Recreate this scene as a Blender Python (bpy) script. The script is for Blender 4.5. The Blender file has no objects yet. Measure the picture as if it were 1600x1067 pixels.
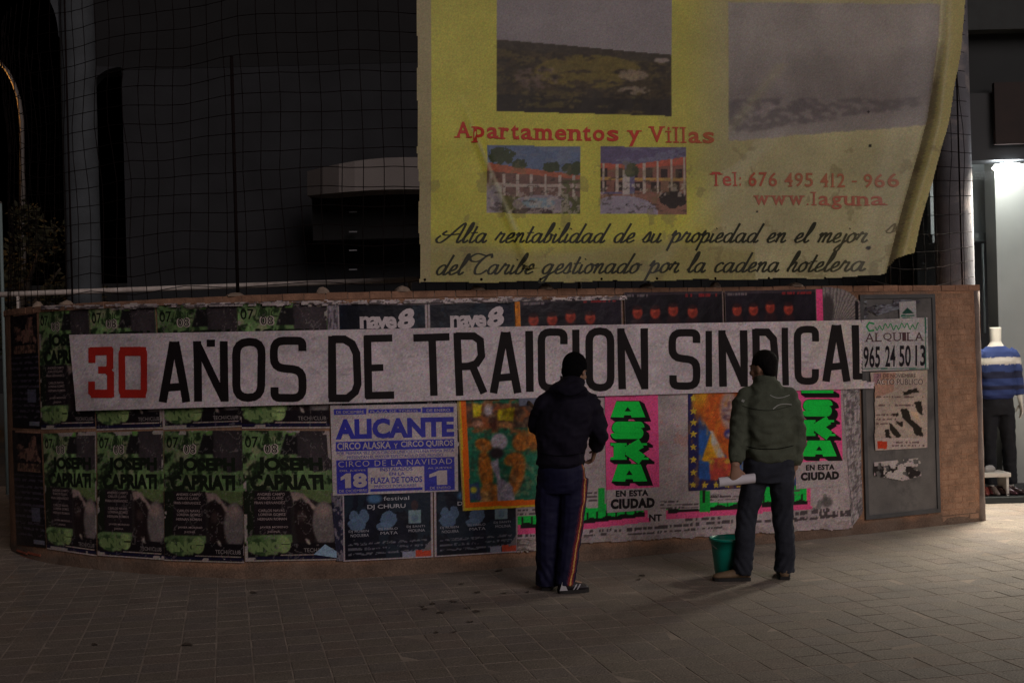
import bpy, bmesh, math, random
import numpy as np
from mathutils import Vector, Matrix, noise as mnoise
from mathutils.bvhtree import BVHTree
random.seed(7); RNG = np.random.RandomState(11)
scene = bpy.context.scene
COL = scene.collection
PI = math.pi
R = math.radians

# ------------------------------------------------------------------ camera
FPX = 2000.0; CAMZ = 1.72; CX, CY = 800.0, 533.5
ROLL = R(-1.54); PITCH = R(0.06)
cam_d = bpy.data.cameras.new('camera'); cam = bpy.data.objects.new('camera', cam_d); COL.objects.link(cam)
cam_d.sensor_width = 36.0; cam_d.lens = FPX / 1600 * 36; cam_d.clip_end = 600; cam_d.clip_start = 0.05
CM = Matrix.Rotation(PI/2 + PITCH, 3, 'X') @ Matrix.Rotation(ROLL, 3, 'Z')
cam.matrix_world = Matrix.Translation((0, 0, CAMZ)) @ CM.to_4x4()
scene.camera = cam
RM = np.array(CM)

# ------------------------------------------------------------------ world, sun, exposure
world = bpy.data.worlds.new('World'); scene.world = world; world.use_nodes = True
wn = world.node_tree.nodes; wl = world.node_tree.links
sky = wn.new('ShaderNodeTexSky'); sky.sky_type = 'NISHITA'; sky.sun_disc = False
SUN_EL, SUN_AZ = R(26), R(150)
sky.sun_elevation = R(-6); sky.sun_rotation = SUN_AZ
wn['Background'].inputs['Strength'].default_value = 0.05
wl.new(sky.outputs['Color'], wn['Background'].inputs['Color'])
sd = bpy.data.lights.new('street_light_glow', 'SUN'); so = bpy.data.objects.new('street_light_glow', sd); COL.objects.link(so)
sd.energy = 0.83; sd.angle = R(34); sd.color = (1.0, 0.88, 0.85)
d = Vector((math.sin(SUN_AZ)*math.cos(SUN_EL), math.cos(SUN_AZ)*math.cos(SUN_EL), math.sin(SUN_EL)))
so.rotation_euler = (d).to_track_quat('Z', 'Y').to_euler()
scene.view_settings.view_transform = 'Standard'; scene.view_settings.look = 'None'
scene.view_settings.exposure = 0.0; scene.view_settings.gamma = 1.0; scene.view_settings.use_curve_mapping = False

# ------------------------------------------------------------------ helpers
def lin(c):
    c = np.asarray(c, float)
    if c.max() > 1.0: c = c / 255.0
    return np.where(c <= 0.04045, c/12.92, ((c+0.055)/1.055)**2.4)

def setp(o, label=None, cat=None, group=None, kind=None):
    if label: o['label'] = label
    if cat: o['category'] = cat
    if group: o['group'] = group
    if kind: o['kind'] = kind
    return o

def empty(name, loc=(0, 0, 0), rz=0.0):
    o = bpy.data.objects.new(name, None); COL.objects.link(o); o.location = loc; o.rotation_euler = (0, 0, rz)
    o.empty_display_size = 0.2
    return o

def link(name, me, mats=None, parent=None, loc=None):
    o = bpy.data.objects.new(name, me); COL.objects.link(o)
    if mats is not None:
        if not isinstance(mats, (list, tuple)): mats = [mats]
        if len(me.materials) == 0:
            for m in mats: me.materials.append(m)
    if parent is not None:
        o.parent = parent
        o.matrix_parent_inverse = Matrix.Identity(4)
    if loc is not None: o.location = loc
    return o

def wlink(name, me, mats, parent):
    """mesh given in world coordinates, parent an empty placed by location only"""
    o = link(name, me, mats, parent)
    p = Vector(parent.location); q = parent.parent
    while q is not None: p += Vector(q.location); q = q.parent
    o.location = -p
    return o

def mesh(name, V, F, colors=None, smooth=False):
    me = bpy.data.meshes.new(name)
    V = np.asarray(V, float)
    me.from_pydata(V.tolist(), [], [tuple(int(i) for i in f) for f in F])
    if colors is not None:
        at = me.color_attributes.new('Col', 'FLOAT_COLOR', 'POINT')
        c = np.ones((len(V), 4)); c[:, :3] = colors
        at.data.foreach_set('color', c.ravel())
    if smooth: me.polygons.foreach_set('use_smooth', [True]*len(me.polygons))
    me.update(); return me

def mat(name, color=(0.5, 0.5, 0.5), rough=0.7, attr=False, noise=0.0, nscale=8.0, bump=0.0, bscale=60.0,
        metal=0.0, spec=0.5, dark=(0.3, 0.3, 0.3), patch=0.0, pscale=2.0, emis=None, estr=0.0, bdist=0.01, mottle=0.0):
    m = bpy.data.materials.new(name); m.use_nodes = True
    n = m.node_tree.nodes; l = m.node_tree.links; b = n['Principled BSDF']
    b.inputs['Roughness'].default_value = rough; b.inputs['Metallic'].default_value = metal
    b.inputs['Specular IOR Level'].default_value = spec
    tc = n.new('ShaderNodeTexCoord')
    if attr:
        a = n.new('ShaderNodeAttribute'); a.attribute_name = 'Col'; src = a.outputs['Color']
    else:
        r = n.new('ShaderNodeRGB'); r.outputs[0].default_value = (*color, 1); src = r.outputs[0]
    def mul(src, fac_socket, lo, hi):
        mr = n.new('ShaderNodeMapRange'); mr.inputs['From Min'].default_value = 0.3; mr.inputs['From Max'].default_value = 0.7
        mr.inputs['To Min'].default_value = lo; mr.inputs['To Max'].default_value = hi
        l.new(fac_socket, mr.inputs['Value'])
        mx = n.new('ShaderNodeVectorMath'); mx.operation = 'SCALE'
        l.new(src, mx.inputs[0]); l.new(mr.outputs[0], mx.inputs['Scale']); return mx.outputs[0]
    if noise > 0:
        t = n.new('ShaderNodeTexNoise'); t.inputs['Scale'].default_value = nscale; t.inputs['Detail'].default_value = 8
        l.new(tc.outputs['Object'], t.inputs['Vector']); src = mul(src, t.outputs['Fac'], 1-noise, 1+noise)
    if mottle > 0:
        t = n.new('ShaderNodeTexNoise'); t.inputs['Scale'].default_value = 85; t.inputs['Detail'].default_value = 4; t.inputs['Roughness'].default_value = .8
        l.new(tc.outputs['Object'], t.inputs['Vector']); src = mul(src, t.outputs['Fac'], 1-mottle, 1+mottle)
    if patch > 0:
        t = n.new('ShaderNodeTexNoise'); t.inputs['Scale'].default_value = pscale; t.inputs['Detail'].default_value = 10
        t.inputs['Roughness'].default_value = 0.65
        l.new(tc.outputs['Object'], t.inputs['Vector'])
        mr = n.new('ShaderNodeMapRange'); mr.inputs['From Min'].default_value = 0.52; mr.inputs['From Max'].default_value = 0.66
        mr.inputs['To Max'].default_value = patch; l.new(t.outputs['Fac'], mr.inputs['Value'])
        mx = n.new('ShaderNodeMix'); mx.data_type = 'RGBA'; l.new(mr.outputs[0], mx.inputs[0]); l.new(src, mx.inputs[6])
        mx.inputs[7].default_value = (*dark, 1); src = mx.outputs[2]
    l.new(src, b.inputs['Base Color'])
    if bump > 0:
        t = n.new('ShaderNodeTexNoise'); t.inputs['Scale'].default_value = bscale; t.inputs['Detail'].default_value = 6
        l.new(tc.outputs['Object'], t.inputs['Vector'])
        bp = n.new('ShaderNodeBump'); bp.inputs['Strength'].default_value = bump; bp.inputs['Distance'].default_value = bdist
        l.new(t.outputs['Fac'], bp.inputs['Height']); l.new(bp.outputs[0], b.inputs['Normal'])
    if emis is not None:
        b.inputs['Emission Color'].default_value = (*emis, 1); b.inputs['Emission Strength'].default_value = estr
    return m

def box_me(name, x0, x1, y0, y1, z0, z1, bev=0.0):
    bm = bmesh.new(); bmesh.ops.create_cube(bm, size=1)
    for v in bm.verts:
        v.co = Vector(((x0+x1)/2 + v.co.x*(x1-x0), (y0+y1)/2 + v.co.y*(y1-y0), (z0+z1)/2 + v.co.z*(z1-z0)))
    if bev > 0: bmesh.ops.bevel(bm, geom=bm.edges[:], offset=bev, segments=2, affect='EDGES', profile=0.6)
    me = bpy.data.meshes.new(name); bm.to_mesh(me); bm.free(); return me

def tube_vf(pts, rad, n=10, cap=True, refv=None, off=0):
    """tube along pts; rad scalar, list or list of (ra, rb)"""
    P = [Vector(p) for p in pts]; V = []; F = []
    k = len(P)
    if not isinstance(rad, (list, tuple)): rad = [rad]*k
    prev = None
    for i, p in enumerate(P):
        t = (P[min(i+1, k-1)] - P[max(i-1, 0)])
        if t.length < 1e-9: t = Vector((0, 0, 1))
        t.normalize()
        if refv is not None: a = Vector(refv)
        elif prev is not None: a = prev
        else: a = Vector((1, 0, 0)) if abs(t.x) < 0.8 else Vector((0, 1, 0))
        a = (a - t*a.dot(t)).normalized(); prev = a; b = t.cross(a)
        r = rad[i]; ra, rb = (r if isinstance(r, (list, tuple)) else (r, r))
        for j in range(n):
            th = 2*PI*j/n; V.append(p + a*(ra*math.cos(th)) + b*(rb*math.sin(th)))
    for i in range(k-1):
        for j in range(n):
            j2 = (j+1) % n
            F.append((off+i*n+j, off+i*n+j2, off+(i+1)*n+j2, off+(i+1)*n+j))
    if cap:
        F.append(tuple(off+j for j in range(n-1, -1, -1))); F.append(tuple(off+(k-1)*n+j for j in range(n)))
    return V, F

def tube_me(name, pts, rad, n=10, refv=None, smooth=True):
    V, F = tube_vf(pts, rad, n, True, refv); return mesh(name, [tuple(v) for v in V], F, smooth=smooth)

class Acc:
    def __init__(s): s.V = []; s.F = []; s.C = []
    def add(s, V, F, c=None):
        o = len(s.V); s.V += [tuple(v) for v in V]; s.F += [tuple(i+o for i in f) for f in F]
        if c is not None:
            c = np.asarray(c, float)
            if c.ndim == 1: s.C += [tuple(c)]*len(V)
            else: s.C += [tuple(x) for x in c]
    def me(s, name, smooth=False): return mesh(name, s.V, s.F, s.C if s.C else None, smooth)

# value noise
_T = RNG.rand(64, 256, 256) if False else RNG.rand(256, 256)
def vn(x, y, seed=0):
    x = np.asarray(x, float)+seed*17.31; y = np.asarray(y, float)+seed*9.73
    xi = np.floor(x).astype(int); yi = np.floor(y).astype(int); fx = x-xi; fy = y-yi
    fx = fx*fx*(3-2*fx); fy = fy*fy*(3-2*fy)
    g = lambda a, b: _T[a % 256, b % 256]
    return (g(xi, yi)*(1-fx)+g(xi+1, yi)*fx)*(1-fy)+(g(xi, yi+1)*(1-fx)+g(xi+1, yi+1)*fx)*fy
def fbm(x, y, seed=0, o=4):
    s = 0; a = 0.5; t = 0
    for i in range(o): s = s + a*vn(x*2**i, y*2**i, seed+i*3); t += a; a *= 0.55
    return s/t

# ------------------------------------------------------------------ the curved hoarding wall: plan curve
KP = np.array([(-4.50, 13.6), (-4.72, 12.9), (-4.76, 12.3), (-4.62, 11.68), (-4.37, 11.18), (-3.90, 10.64), (-3.32, 10.21), (-2.69, 9.875), (-2.03, 9.64),
               (-1.45, 9.56), (-0.8, 9.62), (0.41, 9.97), (2.07, 10.62), (3.2, 11.1), (4.24, 11.58)])
def crom(K, per=40):
    out = []
    n = len(K)
    for i in range(n-1):
        p0 = K[max(i-1, 0)]; p1 = K[i]; p2 = K[i+1]; p3 = K[min(i+2, n-1)]
        for t in np.linspace(0, 1, per, endpoint=False):
            out.append(0.5*((2*p1)+(-p0+p2)*t+(2*p0-5*p1+4*p2-p3)*t*t+(-p0+3*p1-3*p2+p3)*t**3))
    out.append(K[-1]); return np.array(out)
CV = crom(KP, 40)
SEG = np.r_[0, np.cumsum(np.hypot(*np.diff(CV, axis=0).T))]
TG = np.gradient(CV, axis=0); TG /= np.hypot(TG[:, 0], TG[:, 1])[:, None]
NM = np.c_[TG[:, 1], -TG[:, 0]]          # towards the camera
WH = 2.13
S_END = SEG[-1]
def wpos(s, z, off):
    s = np.asarray(s, float)
    x = np.interp(s, SEG, CV[:, 0]); y = np.interp(s, SEG, CV[:, 1])
    nx = np.interp(s, SEG, NM[:, 0]); ny = np.interp(s, SEG, NM[:, 1])
    return np.stack([x+nx*off, y+ny*off, np.broadcast_to(z, x.shape)], -1)
def rays(px, py):
    px = np.asarray(px, float); py = np.asarray(py, float)
    c = np.stack([(px-CX)/FPX, -(py-CY)/FPX, -np.ones_like(px*py)], -1)
    return c @ RM.T
VIS0 = int(np.argmin(CV[:, 0]/CV[:, 1])) + 1
def pw(px, py, off=0.0):
    """point of the photograph -> (s, z) on the wall surface at distance off in front"""
    px, py = np.broadcast_arrays(np.asarray(px, float), np.asarray(py, float))
    dd = rays(px, py)
    P = CV + NM*off
    A = np.arctan2(P[VIS0:, 0], P[VIS0:, 1]); A = np.maximum.accumulate(A)
    a = np.arctan2(dd[..., 0], dd[..., 1])
    s = np.interp(a, A, SEG[VIS0:])
    x = np.interp(s, SEG, P[:, 0]); y = np.interp(s, SEG, P[:, 1])
    h = np.hypot(x, y); z = CAMZ + h*dd[..., 2]/np.hypot(dd[..., 0], dd[..., 1])
    return s, z
def at(px, py, Y):
    dd = rays(px, py); t = Y/dd[1]
    return Vector((dd[0]*t, Y, CAMZ+dd[2]*t))

# ------------------------------------------------------------------ lettering
_tc = {}
def glyphs(txt, bold=0.0, spacing=1.0, shear=0.0):
    k = (txt, bold, spacing, shear)
    if k in _tc: return _tc[k]
    cu = bpy.data.curves.new('t', 'FONT'); cu.body = txt; cu.offset = bold; cu.space_character = spacing; cu.shear = shear
    cu.resolution_u = 3; cu.fill_mode = 'FRONT'
    o = bpy.data.objects.new('t', cu); COL.objects.link(o)
    dg = bpy.context.evaluated_depsgraph_get(); dg.update()
    me = bpy.data.meshes.new_from_object(o.evaluated_get(dg))
    V = np.array([v.co[:2] for v in me.vertices]).reshape(-1, 2); F = [tuple(p.vertices) for p in me.polygons]
    bpy.data.objects.remove(o); bpy.data.curves.remove(cu); bpy.data.meshes.remove(me)
    _tc[k] = (V, F); return V, F

class Print:
    """flat print on the wall: everything is placed on the wall surface at its own small distance in front"""
    def __init__(s, off, disp=None): s.off = off; s.a = Acc(); s.disp = disp; s.lay = 0
    def put(s, PX, PY, F, color, lift=0.0, flip=False):
        ss, z = pw(PX, PY, s.off)
        off = s.off+lift
        if s.disp is not None: off = off + s.disp(np.asarray(PX, float), np.asarray(PY, float))
        P = wpos(ss, z, 1.0) - 0  # placeholder shape
        x = np.interp(ss, SEG, CV[:, 0]); y = np.interp(ss, SEG, CV[:, 1])
        nx = np.interp(ss, SEG, NM[:, 0]); ny = np.interp(ss, SEG, NM[:, 1])
        P = np.stack([x+nx*off, y+ny*off, z], -1)
        s.a.add(P.reshape(-1, 3), F, color)
    def sheet(s, quad, art, step=1.5, keep=None):
        """quad = TL, TR, BR, BL in photo pixels; art(u, t, px, py) -> sRGB 0..255 (print colours)"""
        q = np.array(quad, float)
        w = max(np.hypot(*(q[1]-q[0])), np.hypot(*(q[2]-q[3]))); h = max(np.hypot(*(q[3]-q[0])), np.hypot(*(q[2]-q[1])))
        nu = max(2, int(w/step)); nv = max(2, int(h/step))
        U, T = np.meshgrid(np.linspace(0, 1, nu+1), np.linspace(0, 1, nv+1))
        PX = q[0, 0]*(1-U)*(1-T)+q[1, 0]*U*(1-T)+q[2, 0]*U*T+q[3, 0]*(1-U)*T
        PY = q[0, 1]*(1-U)*(1-T)+q[1, 1]*U*(1-T)+q[2, 1]*U*T+q[3, 1]*(1-U)*T
        C = art(U, T, PX, PY); gk = .6 if step > 2 else (.45 if step > 1.52 else .85); C = C*(1+gk*(.05*RNG.randn(*C.shape)+.06*RNG.randn(*C.shape[:2], 1))); C = lin(np.clip(C, 0, 255)/255.0)
        idx = np.arange((nu+1)*(nv+1)).reshape(nv+1, nu+1)
        f = np.stack([idx[1:, :-1], idx[1:, 1:], idx[:-1, 1:], idx[:-1, :-1]], -1).reshape(-1, 4)
        if keep is not None:
            cu = (U[1:, 1:]+U[:-1, :-1])/2; ct = (T[1:, 1:]+T[:-1, :-1])/2
            cx = (PX[1:, 1:]+PX[:-1, :-1])/2; cy = (PY[1:, 1:]+PY[:-1, :-1])/2
            f = f[keep(cu, ct, cx, cy).ravel()]
        s.q = q
        s.put(PX.ravel(), PY.ravel(), [tuple(x) for x in f], C.reshape(-1, 3))
    def uv(s, u, t):
        q = s.q
        return (q[0]*(1-u)*(1-t)+q[1]*u*(1-t)+q[2]*u*t+q[3]*(1-u)*t)
    def text(s, txt, box, color, bold=0.0, lift=0.0014, spacing=1.0, quad=None, shear=0.0):
        """box = x0, y0, x1, y1 (photo px) or quad"""
        V, F = glyphs(txt, bold, spacing, shear)
        if len(V) == 0: return
        mn = V.min(0); mx = V.max(0); N = (V-mn)/(mx-mn)
        u = N[:, 0]; t = 1-N[:, 1]
        if quad is None:
            x0, y0, x1, y1 = box; quad = [(x0, y0), (x1, y0), (x1, y1), (x0, y1)]
        q = np.array(quad, float)
        X = q[0, 0]*(1-u)*(1-t)+q[1, 0]*u*(1-t)+q[2, 0]*u*t+q[3, 0]*(1-u)*t
        Y = q[0, 1]*(1-u)*(1-t)+q[1, 1]*u*(1-t)+q[2, 1]*u*t+q[3, 1]*(1-u)*t
        s.put(X, Y, F, lin(np.array(color)/255.0), lift)
    def uvtext(s, txt, b, color, bold=0.0, lift=0.0014, **k):
        u0, t0, u1, t1 = b
        s.text(txt, None, color, bold, lift, quad=[s.uv(u0, t0), s.uv(u1, t0), s.uv(u1, t1), s.uv(u0, t1)], **k)
    def slab(s, txt, x0, y0, x1, y1, color, slope=0.0, bold=0.02, lift=0.0014, fade=None, cap=1.0):
        """slab-serif lettering: one letter at a time with serif bars"""
        W = {'i': .42, 'l': .42, 't': .55, 'r': .62, 'm': 1.15, 'w': 1.05, ' ': .42, '.': .35, ':': .35, '-': .5, 'V': .95, 'A': .98, 'T': .85, 'Q': 1, 'U': .9, 'L': .75, 'I': .45, '1': .55}
        S = {'A': [(.08, 1), (.92, 1)], 'p': [(.12, 1), (.1, 0)], 'r': [(.22, 1), (.1, 0)], 't': [(.7, 1)], 'm': [(.1, 1), (.5, 1), (.92, 1), (.06, 0)], 'n': [(.14, 1), (.88, 1), (.06, 0)],
             'y': [(.12, 0), (.9, 0)], 'V': [(.1, 0), (.9, 0)], 'i': [(.5, 1), (.3, .26)], 'l': [(.5, 1), (.2, 0)], 'T': [(.5, 1), (0.02, .12), (.98, .12)], 'a': [(.9, 1)], 'u': [(.9, 1), (.05, 0)],
             'w': [(.1, 0), (.9, 0)], 'g': [(.95, 0)], '1': [(.5, 1)], '4': [(.7, 1)], 'L': [(.2, 1), (.2, 0)], 'I': [(.5, 1), (.5, 0)], 'U': [(.1, 0), (.9, 0)]}
        tot = sum(W.get(c, .8) for c in txt); k = (x1-x0)/tot; x = x0
        Hc = y1-y0
        for c in txt:
            w = W.get(c, .8)*k
            if c != ' ':
                V, F = glyphs(c, bold)
                low = c in 'aeomnrswuxcz'; 
                top = .28*Hc if (low or c in 'pyg') else (0.08*Hc if c == 't' else 0)
                bot = 1.28*Hc if c in 'pyg' else Hc
                if c in ':': top = .35*Hc
                if c in '.': top = .85*Hc
                if c == '-': top, bot = .5*Hc, .62*Hc
                mn = V.min(0); mx = V.max(0); N = (V-mn)/(mx-mn)
                gx0 = x+w*.08; gx1 = x+w*.90
                if c in 'il1': gx0, gx1 = x+w*.32, x+w*.62
                if c in '.:': gx0, gx1 = x+w*.3, x+w*.65
                yy0 = y0+slope*(x-x0)
                X = gx0+(gx1-gx0)*N[:, 0]; Y = yy0+bot-(bot-top)*N[:, 1]
                cc = color if fade is None else fade(x, color)
                L = lin(np.array(cc)/255.0)
                s.put(X, Y, F, L, lift)
                for (rx, ry) in S.get(c, []):
                    bw = k*.17; bh = Hc*.085; sx = gx0+(gx1-gx0)*rx; sy = yy0+top+(bot-top)*ry
                    sy0 = sy-bh if ry > .5 else sy
                    s.put(np.array([sx-bw, sx+bw, sx+bw, sx-bw]), np.array([sy0+bh, sy0+bh, sy0, sy0]), [(0, 1, 2, 3)], L, lift+.0004)
            x += w
    def stroke(s, pts, width, color, lift=0.0014, widths=None, closed=False, seg=4.0):
        P = np.array(pts, float)
        if closed: P = np.vstack([P, P[:1]])
        # resample long segments
        Q = [P[0]]; 
        for a, b in zip(P[:-1], P[1:]):
            n = max(1, int(np.hypot(*(b-a))/seg))
            for i in range(1, n+1): Q.append(a+(b-a)*i/n)
        Q = np.array(Q); k = len(Q)
        d = np.diff(Q, axis=0); ln = np.hypot(d[:, 0], d[:, 1]); ln[ln == 0] = 1e-6; d = d/ln[:, None]
        if closed: t0 = np.vstack([d[-1:], d]); t1 = np.vstack([d, d[:1]])
        else: t0 = np.vstack([d[:1], d]); t1 = np.vstack([d, d[-1:]])
        m = t0+t1; mm = np.hypot(m[:, 0], m[:, 1]); mm[mm < .3] = .3; m = m/mm[:, None]
        n = np.c_[-m[:, 1], m[:, 0]]; n0 = np.c_[-t0[:, 1], t0[:, 0]]
        c = np.abs((n*n0).sum(1)); c[c < .5] = .5
        w = (np.full(k, width) if widths is None else np.interp(np.linspace(0, 1, k), np.linspace(0, 1, len(widths)), widths))/2/c
        A = Q+n*w[:, None]; B = Q-n*w[:, None]
        V = np.vstack([A, B]); F = [(i, i+1, k+i+1, k+i) for i in range(k-1)]
        s.put(V[:, 0], V[:, 1], F, lin(np.array(color)/255.0), lift)
    def build(s, name, material, label, cat, group=None):
        P = np.array(s.a.V); c = P.mean(0); c[2] = P[:, 2].min()
        s.a.V = [tuple(v) for v in (P-c)]
        me = s.a.me(name); o = link(name, me, material, loc=tuple(c))
        return setp(o, label, cat, group)

def pip(px, py, poly):
    poly = np.array(poly, float); inside = np.zeros(np.shape(px), bool); n = len(poly); j = n-1
    for i in range(n):
        xi, yi = poly[i]; xj, yj = poly[j]
        if yi != yj:
            c = ((yi > py) != (yj > py)) & (px < (xj-xi)*(py-yi)/(yj-yi)+xi); inside ^= c
        j = i
    return inside
def rnd_(P, r, closed=False):
    P = [np.array(q, float) for q in P]; out = []; n = len(P)
    for i in range(n):
        if not closed and i in (0, n-1): out.append(P[i]); continue
        a = P[i-1]; b = P[i]; c = P[(i+1) % n]; da = np.hypot(*(a-b)); dc = np.hypot(*(c-b)); rr = min(r, da*.49, dc*.49)
        p0 = b+(a-b)/da*rr; p2 = b+(c-b)/dc*rr
        for t in (0, .25, .5, .75, 1): out.append(p0*(1-t)**2+2*b*t*(1-t)+p2*t*t)
    return out
class Canvas:
    def __init__(s, u, t, base): s.u = u; s.t = t; s.C = np.zeros(u.shape+(3,))+np.array(base, float)
    def mask(s, m, c, a=1.0):
        m = (np.asarray(m, float)*a)[..., None]; s.C = s.C*(1-m)+np.asarray(c, float)*m
    def rect(s, x0, y0, x1, y1, c, a=1.0): s.mask((s.u >= x0) & (s.u <= x1) & (s.t >= y0) & (s.t <= y1), c, a)
    def ell(s, cx, cy, rx, ry, c, a=1.0, soft=0.25, rot=0.0):
        dx = s.u-cx; dy = s.t-cy; ca, sa = math.cos(rot), math.sin(rot)
        d = np.sqrt(((dx*ca+dy*sa)/rx)**2+((-dx*sa+dy*ca)/ry)**2); s.mask(np.clip((1+soft/2-d)/soft, 0, 1), c, a)
    def poly(s, P, c, a=1.0): s.mask(pip(s.u, s.t, P), c, a)
    def blur(s, k=1, m=None):
        for _ in range(k):
            P = np.pad(s.C, ((1, 1), (1, 1), (0, 0)), 'edge')
            B = (P[:-2, 1:-1]+P[2:, 1:-1]+P[1:-1, :-2]+P[1:-1, 2:]+2*P[1:-1, 1:-1])/6
            s.C = B if m is None else np.where(m[..., None], B, s.C)
    def noise(s, amt, sc, seed=0, sx=1.0): 
        n = fbm(s.u*sc*sx, s.t*sc, seed)-.5; s.C = s.C*(1+amt*n[..., None]*2)

# ------------------------------------------------------------------ materials
M_print = mat('printed_paper', attr=True, rough=0.38, spec=0.28, bump=0.45, bscale=9, noise=0.14, nscale=3, mottle=0.22, bdist=0.015)
M_cloth = mat('banner_paper', attr=True, rough=0.7, spec=0.25, bump=0.55, bscale=11, noise=0.09, nscale=2.5, mottle=0.20)
M_tarp = mat('printed_tarpaulin', attr=True, rough=0.5, spec=0.35, bump=0.3, bscale=3.5, noise=0.12, nscale=1.6, mottle=0.20, bdist=0.03)
M_plaster = mat('ochre_plaster', (0.33, 0.17, 0.10), 0.9, attr=True, noise=0.28, nscale=5, patch=0.55, pscale=1.7, dark=(0.20, 0.16, 0.13), bump=0.6, bscale=30, mottle=0.5)
M_brick = mat('orange_brick', (0.31, 0.165, 0.105), 0.9, noise=0.25, nscale=14, bump=0.5, bscale=60, mottle=0.2)
M_rbrick = mat('bare_red_brick', (0.36, 0.09, 0.05), 0.9, noise=0.25, nscale=14, bump=0.5, bscale=60)
M_mortar = mat('pale_mortar', (0.27, 0.20, 0.155), 0.95, noise=0.2, nscale=20, bump=0.7, bscale=50)
M_wire = mat('rusty_wire', (0.010, 0.006, 0.006), 0.9, noise=0.2, spec=.08)
M_rail = mat('white_painted_rail', (0.62, 0.54, 0.50), 0.6, noise=0.15, nscale=9, patch=0.5, pscale=5, dark=(0.25, 0.16, 0.12))
M_conc = mat('grey_column_paint', (0.055, 0.062, 0.070), 0.85, noise=0.2, nscale=4, bump=0.3, mottle=0.15)
M_conc2 = mat('blotched_grey_column', (0.125, 0.125, 0.145), 0.85, noise=0.25, nscale=4, patch=0.75, pscale=4.5, dark=(0.32, 0.28, 0.27), bump=0.3, mottle=0.15)
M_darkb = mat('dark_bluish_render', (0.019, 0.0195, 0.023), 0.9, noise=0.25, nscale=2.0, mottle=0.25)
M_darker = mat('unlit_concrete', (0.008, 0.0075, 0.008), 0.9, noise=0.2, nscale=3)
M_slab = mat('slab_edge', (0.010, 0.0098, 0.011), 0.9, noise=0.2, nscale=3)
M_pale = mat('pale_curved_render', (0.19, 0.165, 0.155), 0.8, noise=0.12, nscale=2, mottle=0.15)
M_panel = mat('grey_metal_sheet', (0.15, 0.142, 0.14), 0.55, metal=0.3, noise=0.2, nscale=6, patch=0.6, pscale=4, dark=(0.045, 0.045, 0.05), mottle=0.12)
M_tile = mat('pavement_tile', attr=True, rough=0.82, noise=0.16, nscale=3, bump=0.4, bscale=70, patch=0.35, pscale=2.2, dark=(0.10, 0.088, 0.078), mottle=0.75)
M_joint = mat('sandy_joint', (0.29, 0.235, 0.195), 0.95, noise=0.35, nscale=3, mottle=0.25)
M_far = mat('dark_asphalt', (0.05, 0.048, 0.046), 0.9, noise=0.2, nscale=2)

# ------------------------------------------------------------------ ground
gd = mesh('ground', [(-150, -60, -0.012), (150, -60, -0.012), (150, 300, -0.012), (-150, 300, -0.012)], [(0, 1, 2, 3)])
setp(link('ground', gd, M_far), kind='structure')
pv = empty('pavement', (0, 0, 0)); setp(pv, kind='structure')
PVX0, PVX1, PVY0, PVY1 = -9.0, 10.0, 3.0, 17.0
bed = mesh('joint_bed', [(PVX0, PVY0, -0.0014), (PVX1, PVY0, -0.0014), (PVX1, PVY1, -0.0014), (PVX0, PVY1, -0.0014)], [(0, 1, 2, 3)])
setp(link('joint_bed', bed, M_joint, pv))
TS = 0.20; TA = R(12.7); ca, sa = math.cos(TA), math.sin(TA)
def tile_vf(half=0.0965, b=0.004, h=0.0, dep=0.012):
    o = half; i = half-b
    V = [(-o, -o, -dep), (o, -o, -dep), (o, o, -dep), (-o, o, -dep), (-o, -o, h-b*.7), (o, -o, h-b*.7), (o, o, h-b*.7), (-o, o, h-b*.7),
         (-i, -i, h), (i, -i, h), (i, i, h), (-i, i, h)]
    F = [(0, 1, 5, 4), (1, 2, 6, 5), (2, 3, 7, 6), (3, 0, 4, 7), (4, 5, 9, 8), (5, 6, 10, 9), (6, 7, 11, 10), (7, 4, 8, 11), (8, 9, 10, 11)]
    return V, F
TV, TF = tile_vf(0.0968, 0.003); TVn = np.array(TV)
tile_cols = [np.array(c) for c in [(0.200, 0.166, 0.138), (0.208, 0.170, 0.142), (0.190, 0.160, 0.138), (0.214, 0.178, 0.148), (0.205, 0.170, 0.138), (0.196, 0.162, 0.142), (0.210, 0.166, 0.138)]]
tile_meshes = [mesh('tile', TV, TF, np.tile(c, (12, 1))) for c in tile_cols]
for m_ in tile_meshes: m_.materials.append(M_tile)
cand = []
for i in range(-80, 90):
    for j in range(0, 95):
        x = i*TS*ca - j*TS*sa; y = i*TS*sa + j*TS*ca + 0.06
        if PVX0+.15 < x < PVX1-.15 and PVY0+.15 < y < PVY1-.15:
            vis = abs(x/y) < 0.405 and y > 6.35
            cand.append((0 if vis else 1, y, x, y))
cand.sort()
big = Acc()
for k, (nv, _, x, y) in enumerate(cand):
    ci = random.randrange(7); dz = random.uniform(-.0012, .0012); rz = TA+random.choice((0, 1, 2, 3))*PI/2+random.uniform(-.006, .006)
    tx, ty = random.uniform(-.006, .006), random.uniform(-.006, .006)
    if k < 300 and not nv:
        o = bpy.data.objects.new('tile', tile_meshes[ci]); COL.objects.link(o); o.parent = pv
        o.location = (x, y, dz); o.rotation_euler = (tx, ty, rz)
    else:
        c, s_ = math.cos(rz), math.sin(rz); V = TVn.copy()
        X = V[:, 0]*c-V[:, 1]*s_+x; Y = V[:, 0]*s_+V[:, 1]*c+y; Z = V[:, 2]+dz+V[:, 0]*ty+V[:, 1]*tx
        big.add(np.c_[X, Y, Z], TF, tile_cols[ci])
setp(link('tile', big.me('tile_field'), M_tile, pv), kind='stuff')

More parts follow.
